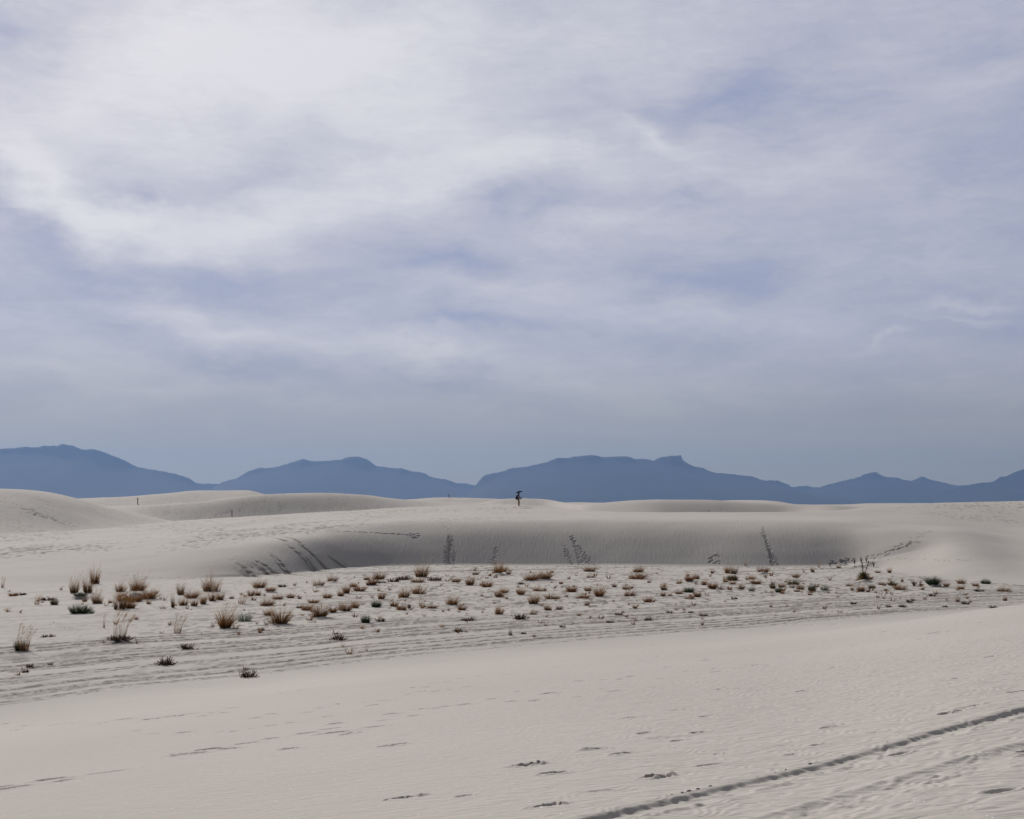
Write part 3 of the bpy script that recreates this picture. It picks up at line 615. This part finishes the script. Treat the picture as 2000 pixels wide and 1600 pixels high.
PROTO = {
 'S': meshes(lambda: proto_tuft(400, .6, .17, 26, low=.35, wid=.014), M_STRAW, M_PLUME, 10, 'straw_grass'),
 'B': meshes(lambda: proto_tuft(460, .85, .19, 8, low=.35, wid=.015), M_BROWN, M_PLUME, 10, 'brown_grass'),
 'P': meshes(lambda: proto_wisp(), M_STRAW, M_PLUME, 4, 'wispy_grass'),
 'G': meshes(lambda: proto_bush(), M_GREEN, M_GREEN, 4, 'green_shrub'),
 'O': meshes(lambda: proto_bush(360), M_OLIVE, M_OLIVE, 3, 'olive_shrub'),
 'L': meshes(lambda: proto_bush(200, .02), M_PALEG, M_PALEG, 3, 'pale_shrub'),
 'D': meshes(lambda: proto_rosette(), M_DEAD, M_DEAD, 5, 'dead_rosette'),
 'T': meshes(lambda: proto_twiggy(), M_TWIG, M_TWIG, 4, 'twiggy_shrub'),
 'W': meshes(lambda: proto_tuft(18, .5, .12, 0, wid=.05), M_STRAW, M_PLUME, 5, 'sprig'),
 'X': meshes(lambda: proto_tuft(24, .6, .15, 0, wid=.06, low=.35), M_BROWN, M_PLUME, 5, 'small_tuft'),
}
INFO = {  # kind: (object name, category, look)
 'S': ('grass_tuft', 'grass', 'plumed straw-coloured grass tuft'), 'B': ('grass_tuft', 'grass', 'dry brown grass tuft'),
 'P': ('wispy_grass', 'grass', 'wispy pale-plumed grass'), 'G': ('desert_shrub', 'shrub', 'dark green shrub'),
 'O': ('desert_shrub', 'shrub', 'olive shrub'), 'L': ('desert_shrub', 'shrub', 'pale green feathery shrub'),
 'D': ('dead_rosette', 'dead plant', 'dark dead rosette'), 'T': ('twiggy_shrub', 'shrub', 'bare grey twiggy shrub'),
 'W': ('grass_sprig', 'grass', 'pale sprig of grass'), 'X': ('grass_sprig', 'grass', 'tiny brown grass sprout')}
PL = '''5,1148,20,12,P 25,1164,8,18,B 40,1162,5,20,D 72,1180,17,18,P 106,1180,13,18,O 92,1171,6,24,D 147,1158,28,20,S 170,1158,30,22,S 157,1169,8,28,O
165,1174,9,12,B 184,1140,30,22,S 187,1178,24,24,S 215,1177,8,9,B 233,1156,18,20,S 272,1154,28,34,S 290,1172,20,34,B 225,1190,27,10,S 240,1190,31,18,S
256,1188,27,26,S 291,1181,11,9,S 313,1172,10,12,P 262,1176,18,40,B 155,1198,22,42,G 178,1198,13,14,L 337,1187,26,9,S 352,1163,22,18,S 374,1169,16,30,B
360,1183,15,20,S 381,1184,15,16,S 398,1181,21,16,S 413,1175,19,16,S 431,1173,15,18,S 414,1156,34,34,S 452,1170,8,11,B 472,1180,18,28,P 490,1164,13,14,B
503,1163,11,14,B 203,1227,26,8,P 234,1252,52,42,P 234,1255,10,36,D 347,1237,34,26,P 440,1227,36,40,S 478,1214,24,32,L 46,1272,46,40,P 40,1271,26,28,O
93,1244,5,20,D 366,1268,11,18,D 323,1297,15,26,D 484,1322,15,24,D 58,1303,8,12,D 50,1314,7,11,D 98,1297,4,9,D 508,1147,16,32,S 528,1156,10,22,B
551,1145,6,13,D 622,1145,15,24,B 650,1137,15,22,B 716,1132,9,13,B 727,1143,17,24,B 742,1131,15,28,S 665,1164,15,15,B 676,1158,20,18,B 703,1154,14,28,B
690,1146,10,16,B 745,1139,5,16,D 770,1137,7,20,D 788,1133,8,22,D 826,1127,26,30,S 815,1138,11,28,B 845,1134,8,15,D 857,1134,9,13,B 890,1137,9,22,B
522,1183,17,28,B 542,1171,12,22,B 567,1168,10,20,B 585,1170,8,9,B 640,1168,12,20,B 746,1170,16,18,S 791,1167,19,26,S 819,1159,19,28,S 612,1178,9,24,B
599,1193,15,22,B 584,1189,5,9,D 627,1208,26,38,S 650,1198,13,18,B 550,1221,28,46,S 522,1203,13,20,S 677,1195,17,28,S 695,1188,17,20,S 735,1186,16,22,G
714,1218,20,20,G 770,1185,14,18,B 784,1193,15,20,B 799,1188,12,7,G 822,1184,15,18,P 845,1188,8,22,B 885,1181,18,28,S 903,1191,12,18,B 744,1215,7,15,D
660,1250,11,22,D 510,1231,4,12,D 895,1235,8,13,D 687,1272,10,7,P 675,1274,8,7,P 716,1272,11,9,P 977,1199,17,20,S 942,1197,10,9,P 929,1123,8,16,B
973,1124,24,22,S 983,1117,16,22,S 993,1124,11,11,B 919,1142,18,22,S 950,1147,13,26,B 1040,1135,14,34,B 1067,1134,16,34,S 1154,1116,11,28,S 1154,1129,7,18,B
1247,1117,13,22,B 1245,1132,15,36,B 973,1166,17,18,S 985,1159,9,20,S 1017,1162,13,22,S 1053,1155,11,24,S 1017,1141,6,9,D 1096,1142,8,9,B 1044,1179,21,24,S
1075,1170,10,36,S 1116,1156,14,24,B 1147,1154,10,18,S 1170,1165,18,28,S 1140,1169,10,28,B 1043,1199,12,14,S 1068,1191,13,18,S 1092,1190,8,14,S 1147,1182,8,11,S
1200,1148,9,11,B 1223,1152,11,14,S 1230,1164,14,22,B 1240,1188,8,11,B 1264,1177,13,20,B 1295,1153,13,16,S 1295,1165,9,11,B 914,1214,8,20,D 1015,1211,12,19,D
997,1243,17,9,L 1022,1240,6,9,D 1099,1227,5,9,D 1191,1216,5,11,D 1208,1201,6,14,D 1266,1211,7,12,D 1346,1138,15,20,B 1360,1132,13,13,B 1391,1120,9,9,B
1421,1119,16,16,S 1434,1120,15,16,S 1430,1135,13,26,O 1490,1119,15,24,B 1375,1145,10,14,S 1391,1152,15,20,B 1418,1138,7,12,S 1432,1142,7,16,S 1346,1158,13,22,G
1362,1167,12,16,B 1351,1171,8,12,B 1325,1161,8,18,B 1326,1142,7,9,S 1425,1153,7,9,B 1449,1152,11,14,S 1468,1156,13,16,L 1470,1132,9,16,S 1476,1141,9,24,B
1509,1150,14,14,O 1521,1158,14,16,G 1526,1148,9,18,S 1552,1129,9,14,S 1549,1144,16,26,O 1564,1151,11,16,B 1556,1155,6,14,B 1586,1154,18,17,G 1611,1152,13,20,L
1582,1162,6,11,B 1456,1104,11,8,P 1586,1117,11,9,S 1599,1109,12,9,P 1434,1171,5,9,D 1307,1197,6,10,D 1374,1203,6,12,D 1349,1197,4,8,D 1681,1154,14,17,B
1695,1155,8,8,B 1703,1149,10,16,O 1700,1132,8,10,B 1669,1104,11,9,T 1682,1105,10,8,T 1692,1105,10,6,T 1706,1108,11,7,T 1637,1110,6,10,S 1621,1106,9,6,T
1714,1119,4,14,S 1737,1119,9,10,S 1660,1145,7,14,S 1664,1152,7,8,S 1730,1153,7,7,B 1722,1144,6,14,S 1743,1145,11,20,O 1760,1152,13,22,S 1762,1138,9,7,S
1785,1146,12,20,T 1798,1145,7,6,G 1822,1147,19,31,G 1848,1147,10,16,S 1875,1141,10,16,S 1878,1151,8,16,S 1905,1146,8,14,B 1925,1141,12,20,G 1962,1155,11,24,S
1913,1155,5,13,D 1821,1163,6,10,D 1871,1173,9,9,S 1963,1172,11,8,B 250,1168,14,46,B 282,1166,12,36,B 243,1174,12,30,B 1886,1178,6,12,D 1940,1187,6,11,D 1777,1177,6,10,D 1735,1187,6,9,D 1762,1187,6,10,D
1667,1181,5,9,D 1714,1167,5,7,B 1846,1186,4,7,D 1634,1159,9,9,P'''
items = []
for tok in PL.split():
    a_ = tok.split(','); items.append([float(q) for q in a_[:4]] + [a_[4]])
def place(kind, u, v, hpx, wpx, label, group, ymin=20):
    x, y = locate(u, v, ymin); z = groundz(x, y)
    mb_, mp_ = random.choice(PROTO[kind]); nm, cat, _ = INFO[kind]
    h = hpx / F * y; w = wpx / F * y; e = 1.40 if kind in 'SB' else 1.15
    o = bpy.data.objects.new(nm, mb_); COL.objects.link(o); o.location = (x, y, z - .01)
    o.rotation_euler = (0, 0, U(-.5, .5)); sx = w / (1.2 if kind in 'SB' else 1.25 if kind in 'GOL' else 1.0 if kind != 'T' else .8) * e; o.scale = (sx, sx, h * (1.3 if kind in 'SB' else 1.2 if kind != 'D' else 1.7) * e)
    o['label'] = label; o['category'] = cat
    if group: o['group'] = group
    if mp_ is not None:
        c = bpy.data.objects.new('seed_plumes', mp_); COL.objects.link(c); c.parent = o
    return o
# --- labels: what, which row of the flat, which stretch, rank from the left
def zone(u):
    for lim, nm in ((110,'by the left picture edge'),(205,'around the leftmost hummock'),(325,'around the big left hummock'),(450,'right of the big left hummock'),(560,'below the darkest slide'),
                    (690,'below the right-hand slides'),(800,'left of the trampled column'),(905,'below the trampled column'),(1005,'left of the walker'),(1100,'just right of the walker'),
                    (1190,'below the twin trails'),(1290,'around the double tuft'),(1385,'right of the double tuft'),(1455,'left of the rightmost trail'),(1540,'below the rightmost trail'),
                    (1630,'left of the yucca'),(1715,'beside the yucca'),(1800,'just right of the yucca'),(1890,'around the largest green shrub'),(2101,'by the right picture edge')):
        if u < lim: return nm
def row(v):
    for lim, nm in ((1125,'at the dune foot'),(1138,'in the rearmost row'),(1150,'in the second row'),(1162,'in the third row'),(1176,'in the fourth row'),(1195,'in the fifth row'),(1225,'in the sixth row'),(1260,'near the wheel tracks'),(1600,'beyond the smooth slope')):
        if v < lim: return nm
GRP = {'S':'straw grass tufts on the interdune flat','B':'brown grass tufts on the interdune flat','P':'wispy plumed grasses on the flat','G':'green shrubs on the flat','O':'olive shrubs on the flat','L':'pale green shrubs on the flat','D':'dark dead rosettes on the flat','T':'bare twiggy shrubs by the yucca','W':'pale grass sprigs between the tufts','X':'tiny brown sprouts between the tufts'}
ORD = ['leftmost', 'second', 'third', 'fourth', 'fifth', 'sixth', 'seventh', 'eighth', 'ninth', 'tenth', 'eleventh', 'twelfth']
def rank(k, n): return '' if n == 1 else ('left ' if k == 0 else 'right ') if n == 2 else ('left ', 'middle ', 'right ')[k] if n == 3 else ('rightmost ' if k == n - 1 else ORD[k] + ' ')
def size_word(it): return '' if it[4] in 'WX' else 'broad ' if it[3] >= 30 else 'tall ' if it[2] >= 24 else 'small ' if it[3] <= 12 else ''
NB_ = len(items)
for k in range(290):                # small sprigs scattered between
    for _ in range(50):
        b0 = random.choice(items[:NB_]) if U(0, 1) < .7 else (U(5, 1995), U(1120, 1230)); u = b0[0] + random.gauss(0, 22); v = b0[1] + random.gauss(0, 6)
        if 3 < u < 1997 and U(0, 1) < (.4 if u < 450 else 1) and v < np.interp(u, UT, vEdge) - 12 and v > np.interp(u, UT, vB) + 8: break
    h = U(6, 13) if v < 1205 else U(8, 15); items.append([u, v, h, h * U(.8, 1.5), 'W' if U(0, 1) < .45 else 'X'])
cells = {}
for it in items: cells.setdefault((it[4], size_word(it), zone(it[0]), row(it[1])), []).append(it)
for (kind, sw, zn, rw_), lst in cells.items():
    lst.sort(key=lambda q: (q[0], q[1]))
    for k, it in enumerate(lst):
        place(kind, it[0], it[1], it[2], it[3], f"{rank(k, len(lst))}{sw}{INFO[kind][2]} {rw_}, {zn}", GRP[kind])

# --- yucca with two dry flower stalks
def empty(name, loc, label, cat, group=None):
    o = bpy.data.objects.new(name, None); COL.objects.link(o); o.location = loc; o['label'] = label; o['category'] = cat
    if group: o['group'] = group
    return o
def child(name, me, parent):
    o = bpy.data.objects.new(name, me); COL.objects.link(o); o.parent = parent; return o
x, y = locate(1686, 1136, 20); z = groundz(x, y)
yu = empty('yucca', (x, y, z), 'spiky olive yucca with two dry seed stalks rising from its mound', 'yucca')
b = MB()
for i in range(420):
    a_ = U(0, 6.283); e_ = U(-.15, 1.5); b.blade((0, 0, .18 + U(-.05, .06)), (math.cos(a_)*math.cos(e_), math.sin(a_)*math.cos(e_), math.sin(e_)), U(.38, .56), .028, (0, 0, -.05), U(0, .6), 2, U(.3, 1))
child('leaves', b.mesh('yucca_leaves', M_OLIVE), yu)
b = MB()
for i in range(260):
    a_ = U(0, 6.283); b.blade((U(-.12,.12), U(-.12,.12), .16), (math.cos(a_), math.sin(a_), U(-.5, -.1)), U(.25, .6), .03, (0, 0, -.3), U(0, .9), 2)
child('dead_skirt', b.mesh('yucca_skirt', M_BROWN), yu)
for (dx, ht) in ((-.06, 1.02), (.34, 1.08)):
    b = MB()
    for k in range(5): b.blade((0, 0, .2), (dx, U(-.03, .03), 1), ht, .03, (0, 0, 0), .2, 4)
    for k in range(46):
        t_ = U(.5, 1); px = dx * ht * t_ * .95; b.blade((px, 0, .2 + ht * t_ * .97), (U(-1, 1), U(-1, 1), U(-.2, .5)), U(.05, .13), .045, (0, 0, -.5), U(0, .7), 2)
    child('seed_stalk', b.mesh('yucca_stalk', M_DEAD), yu)

# ------------------------------------------------------------------ marker posts
def simple_mat(name, col, rough=.7, noise_amt=.25, scale=8):
    m, nt, b = new_mat(name); N = nt.nodes.new; L = nt.links.new
    tc = N('ShaderNodeTexCoord'); n = N('ShaderNodeTexNoise'); n.inputs['Scale'].default_value = scale; n.inputs['Detail'].default_value = 5; L(tc.outputs['Object'], n.inputs['Vector'])
    rp = N('ShaderNodeValToRGB'); L(n.outputs['Fac'], rp.inputs[0]); rp.color_ramp.elements[0].position = .3; rp.color_ramp.elements[1].position = .7
    rp.color_ramp.elements[0].color = tuple(c * (1 - noise_amt) for c in col) + (1,); rp.color_ramp.elements[1].color = tuple(min(1, c * (1 + noise_amt)) for c in col) + (1,)
    L(rp.outputs[0], b.inputs['Base Color']); b.inputs['Roughness'].default_value = rough; return m
M_POST = simple_mat('weathered_orange_post', (.30, .13, .055)); M_CAP = simple_mat('post_band', (.05, .03, .02))
def box_mesh(name, dx, dy, z0, z1, mat, bev=.012):
    bm = bmesh.new(); bmesh.ops.create_cube(bm, size=1)
    for v_ in bm.verts: v_.co = Vector((v_.co.x * dx, v_.co.y * dy, z0 + (v_.co.z + .5) * (z1 - z0)))
    bmesh.ops.bevel(bm, geom=bm.edges[:], offset=bev, segments=2, affect='EDGES')
    me = bpy.data.meshes.new(name); bm.to_mesh(me); bm.free(); me.materials.append(mat); return me
for (u, v, hp, ymin, lab) in ((269, 985, 12.5, 240, 'orange-brown marker post farthest left, in the saddle beside the left dune'),
                        (453, 1008.5, 12, 150, 'orange-brown marker post at the foot of the wide pale dune, left of centre'),
                        (877, 972.5, 6.5, 300, 'tiny marker post on the skyline left of the umbrella walker')):
    x, y = locate(u, v, ymin); z = groundz(x, y); h = hp / F * y; wd = 1.7 / F * y
    e_ = empty('marker_post', (x, y, z), lab, 'post', 'marker posts on the dunes')
    child('post_shaft', box_mesh('post_shaft', wd, wd * .4, -.3, h * .86, M_POST), e_)
    child('post_top', box_mesh('post_top', wd * 1.04, wd * .45, h * .863, h, M_CAP), e_)

# ------------------------------------------------------------------ the walker
M_SKIN = simple_mat('skin', (.30, .17, .11)); M_TROU = simple_mat('ochre_trousers', (.30, .125, .045), .85, .15, 5)
M_SHIRT = simple_mat('lavender_shirt', (.32, .27, .36), .85, .12, 5); M_BLACK = simple_mat('black_fabric', (.008, .008, .011), .8, .3, 6)
M_HAIR = simple_mat('dark_hair', (.012, .009, .008), .6); M_UMB = simple_mat('umbrella_cloth', (.020, .015, .028), .97, .2, 3); M_BOOT = simple_mat('brown_boots', (.045, .022, .014))
M_METAL = simple_mat('dark_metal', (.03, .03, .035), .4)
def skin_mesh(name, chains, mat, sub=2):
    """chains: list of [(x,y,z,rx,ry)...]; first point of a chain is welded to an equal earlier point"""
    vs, rs, es = [], [], []
    def idx(p):
        for i, q in enumerate(vs):
            if (Vector(q) - Vector(p[:3])).length < 1e-4: return i
        vs.append(p[:3]); rs.append((p[3], p[4] if len(p) > 4 else p[3])); return len(vs) - 1
    for ch in chains:
        last = None
        for p in ch:
            i = idx(p)
            if last is not None: es.append((last, i))
            last = i
    me = bpy.data.meshes.new(name); me.from_pydata(vs, es, []); o = bpy.data.objects.new(name, me); COL.objects.link(o)
    m = o.modifiers.new('skin', 'SKIN'); m.use_smooth_shade = True
    for i, r in enumerate(rs): me.skin_vertices[0].data[i].radius = r
    me.skin_vertices[0].data[0].use_root = True
    sm = o.modifiers.new('sub', 'SUBSURF'); sm.levels = sub; sm.render_levels = sub
    dg = bpy.context.evaluated_depsgraph_get(); out = bpy.data.meshes.new_from_object(o.evaluated_get(dg)); 
    bpy.data.objects.remove(o); out.name = name; out.materials.clear(); out.materials.append(mat); return out
def ellipsoid(name, c, r, mat, rot=(0,0,0), seg=20):
    bm = bmesh.new(); bmesh.ops.create_uvsphere(bm, u_segments=seg, v_segments=seg//2+2, radius=1, matrix=Matrix.Translation(c) @ Euler(rot).to_matrix().to_4x4() @ Matrix.Diagonal((*r, 1)))
    for f_ in bm.faces: f_.smooth = True
    me = bpy.data.meshes.new(name); bm.to_mesh(me); bm.free(); me.materials.append(mat); return me
px, py = locate(1013, 989.3, 66); pz = groundz(px, py)
S_ = 29.5 / F * py / 2.02           # whole figure incl. umbrella is about 2.02 m tall
def PT(o): o.location = (px, py, pz - .02); o.scale = (S_, S_, S_)
# body faces +X (to the right), weight on both feet
pel = (0, 0, .93, .13, .15)
hand = lambda s, hx, hy, hz: [[(hx, hy, hz, .026, .034), (hx + .045, hy - s*.01, hz + .01, .030, .016)]] 
chains = [[pel, (.01, 0, 1.08, .115, .15), (.015, 0, 1.24, .115, .165), (0, 0, 1.38, .10, .15), (.01, 0, 1.46, .055, .06), (.025, 0, 1.53, .052, .05), (.035, 0, 1.60, .085, .072), (.03, 0, 1.68, .092, .076), (.02, 0, 1.75, .06, .055)]]
for s in (-1, 1):
    kx = .05 if s < 0 else .0
    chains.append([pel, (.0, s*.085, .84, .085, .085), (.03 + kx*.5, s*.095, .50, .058, .058), (.0 + kx*.4, s*.10, .12, .040, .040), (.0 + kx*.4, s*.10, .05, .042, .042), (.15 + kx*.4, s*.11, .03, .035, .045)])
    chains.append([(0, 0, 1.38, .10, .15), (.0, s*.18, 1.37, .055, .055), (.03, s*.24, 1.12, .042, .042), (.25, s*.12, 1.16 + .03*s, .032, .030), (.33, s*.055, 1.20, .026, .034), (.375, s*.05, 1.215, .028, .018)])
    for k in range(4):
        chains.append([(.375, s*.05, 1.215, .028, .018), (.405, s*(.052 - .004*k), 1.235 - .018*k, .0085), (.425, s*(.03), 1.237 - .018*k, .008), (.425, s*(.008), 1.235 - .018*k, .007)])
    chains.append([(.33, s*.055, 1.20, .026, .034), (.345, s*.03, 1.235, .009), (.375, s*.012, 1.25, .008)])
body = bpy.data.objects.new('person', skin_mesh('person_body', chains, M_SKIN)); COL.objects.link(body); PT(body)
body['label'] = 'person in ochre trousers and lavender shirt standing on the dune under an umbrella, facing right'; body['category'] = 'person'
tr = [[(0,0,.96,.145,.165), (0,0,.90,.15,.165)]]
for s in (-1, 1):
    kx = .05 if s < 0 else .0
    tr.append([(0,0,.90,.15,.165), (.0, s*.09, .80, .13, .11), (.03 + kx*.5, s*.10, .48, .115, .095), (.0 + kx*.4, s*.10, .10, .105, .09)])
child('trousers', skin_mesh('trousers', tr, M_TROU), body)
sh = [[(0,0,.92,.148,.172), (.012,0,1.08,.135,.168), (.015,0,1.24,.135,.182), (0,0,1.385,.115,.165), (.01,0,1.43,.075,.08)]]
for s in (-1, 1): sh.append([(0,0,1.385,.115,.165), (.0, s*.185, 1.365, .075, .075), (.03, s*.245, 1.12, .060, .060), (.16, s*.175, 1.14, .05, .05)])
child('shirt', skin_mesh('shirt', sh, M_SHIRT), body)
child('hair', ellipsoid('hair', (.005, 0, 1.70), (.112, .098, .12), M_HAIR), body)
child('hair', ellipsoid('hair_back', (-.045, 0, 1.56), (.06, .075, .12), M_HAIR), body)
for s in (-1, 1):
    kx = .02 if s < 0 else 0
    child('boot', skin_mesh('boot', [[(kx, s*.10, .13, .062), (kx, s*.10, .055, .060), (kx + .10, s*.11, .045, .052, .05), (kx + .20, s*.115, .035, .035, .045)]], M_BOOT), body)
    child('eye', ellipsoid('eye', (.122, s*.032, 1.655), (.010, .012, .010), M_BLACK, seg=10), body)
child('nose', ellipsoid('nose', (.132, 0, 1.625), (.018, .012, .022), M_SKIN, seg=10), body)
child('mouth', ellipsoid('mouth', (.115, 0, 1.585), (.012, .024, .006), M_BROWN, seg=10), body)
# backpack
bpk = empty('backpack', (px, py, pz), 'black backpack worn on the back of the umbrella walker', 'backpack'); PT(bpk)
child('pack_body', skin_mesh('pack_body', [[(-.13,0,1.50,.08,.14), (-.18,0,1.34,.13,.18), (-.23,0,1.14,.18,.20), (-.24,0,.96,.17,.19), (-.21,0,.86,.10,.14)]], M_BLACK), bpk)
child('front_pocket', ellipsoid('front_pocket', (-.375,0,1.03), (.06,.12,.13), M_BLACK), bpk)
for s in (-1, 1):
    child('shoulder_strap', skin_mesh('shoulder_strap', [[(-.15,s*.11,1.44,.022), (0,s*.115,1.515,.022), (.13,s*.115,1.40,.022), (.15,s*.12,1.22,.02), (.0,s*.175,1.02,.018), (-.16,s*.13,1.0,.018)]], M_BLACK, 1), bpk)
# umbrella fixed over the head, tilted
um = empty('umbrella', (px, py, pz), 'dark umbrella tilted above the head of the walker', 'umbrella'); PT(um)
bm = bmesh.new(); n_ = 16; rr = [0, .14, .29, .42, .50]; hh = [.18, .165, .12, .04, -.06]; rings = []
top = bm.verts.new((0, 0, .185))
for r_, h_ in list(zip(rr, hh))[1:]:
    rings.append([bm.verts.new((r_ * (1 if k % 2 == 0 else .955) * math.cos(2*math.pi*k/n_), r_ * (1 if k % 2 == 0 else .955) * math.sin(2*math.pi*k/n_), h_ + (0 if k % 2 == 0 else .01))) for k in range(n_)])
for k in range(n_): bm.faces.new((top, rings[0][k], rings[0][(k+1) % n_]))
for a_, c_ in zip(rings, rings[1:]):
    for k in range(n_): bm.faces.new((a_[k], c_[k], c_[(k+1) % n_], a_[(k+1) % n_]))
bmesh.ops.solidify(bm, geom=bm.faces[:], thickness=.012)
me = bpy.data.meshes.new('canopy'); bm.to_mesh(me); bm.free(); me.materials.append(M_UMB)
cp = child('canopy', me, um); cp.location = (.05, 0, 1.86); cp.rotation_euler = (0, math.radians(-15), 0)
child('shaft', skin_mesh('umbrella_shaft', [[(-.12,.0,1.25,.012), (-.06,0,1.6,.012), (.04,0,1.97,.012)]], M_METAL, 1), um)
# camera in the hands and a pouch at the waist
cm = empty('photo_camera', (px, py, pz), 'small dark camera held in front of the chest by the walker', 'camera'); PT(cm)
c1 = child('camera_body', box_mesh('camera_body', .06, .12, 1.17, 1.26, M_BLACK), cm); c1.location = (.425, 0, 0)
c2 = child('lens', ellipsoid('lens', (.49, 0, 1.215), (.05, .038, .038), M_BLACK), cm)
pc = empty('waist_pouch', (px, py, pz), 'black pouch hanging in front of the waist of the walker', 'pouch'); PT(pc)
child('pouch_body', ellipsoid('pouch_body', (.27, 0, .99), (.12, .08, .07), M_BLACK, (0, .35, 0)), pc)
child('strap', skin_mesh('pouch_strap', [[(.27,.05,1.03,.012), (.17,.11,1.2,.012), (.05,.10,1.45,.012)]], M_BLACK, 1), pc)

# ------------------------------------------------------------------ dark clods and stones lying on the flat
M_CLOD = simple_mat('dark_clod', (.06, .042, .034), .9, .4, 12)
clods = []
for k in range(4):
    bm = bmesh.new(); bmesh.ops.create_icosphere(bm, subdivisions=2, radius=1); sd_ = U(0, 99)
    for v_ in bm.verts:
        n = float(fbm(np.array([v_.co.x * 1.7 + sd_]), np.array([v_.co.y * 1.7 + v_.co.z * 2.3]), 2, 7)[0]); v_.co *= 1 + .8 * n; v_.co.z *= .55
    me = bpy.data.meshes.new('clod'); bm.to_mesh(me); bm.free(); me.materials.append(M_CLOD); clods.append(me)
cl_cells = {}
for k in range(80):
    u = U(0, 2000); v = U(0, 1)**1.5 * 110 + np.interp(u, UT, vB) + 6
    if v > np.interp(u, UT, vEdge) - 3: continue
    cl_cells.setdefault((zone(u), row(v)), []).append((u, v))
for (zn, rw_), lst in cl_cells.items():
    for k, (u, v) in enumerate(sorted(lst)):
        x, y = locate(u, v, 20); o = bpy.data.objects.new('dark_clod', random.choice(clods)); COL.objects.link(o)
        r_ = U(.7, 1.6) / F * y; o.location = (x, y, groundz(x, y) + r_ * .2); o.scale = (r_ * U(.8, 1.6), r_, r_); o.rotation_euler = (0, 0, U(0, 3))
        o['label'] = f"{rank(k, len(lst))}small dark clod {rw_}, {zn}"; o['category'] = 'clod'; o['group'] = 'dark clods strewn over the flat'

# ------------------------------------------------------------------ haze
bm = bmesh.new(); bmesh.ops.create_cube(bm, size=1)
for v_ in bm.verts: v_.co = Vector((v_.co.x * 124000, v_.co.y * 52400, -30 if v_.co.z < 0 else 1120))
me = bpy.data.meshes.new('haze'); bm.to_mesh(me); bm.free(); hz = bpy.data.objects.new('haze', me); COL.objects.link(hz); hz['kind'] = 'stuff'
m = bpy.data.materials.new('haze_air'); m.use_nodes = True; nt = m.node_tree; nt.nodes.clear()
o_ = nt.nodes.new('ShaderNodeOutputMaterial'); pv = nt.nodes.new('ShaderNodeVolumePrincipled'); nt.links.new(pv.outputs[0], o_.inputs['Volume'])
pv.inputs['Color'].default_value = (.33, .515, .875, 1); pv.inputs['Density'].default_value = 4.2e-5; pv.inputs['Anisotropy'].default_value = 0.3
me.materials.append(m)
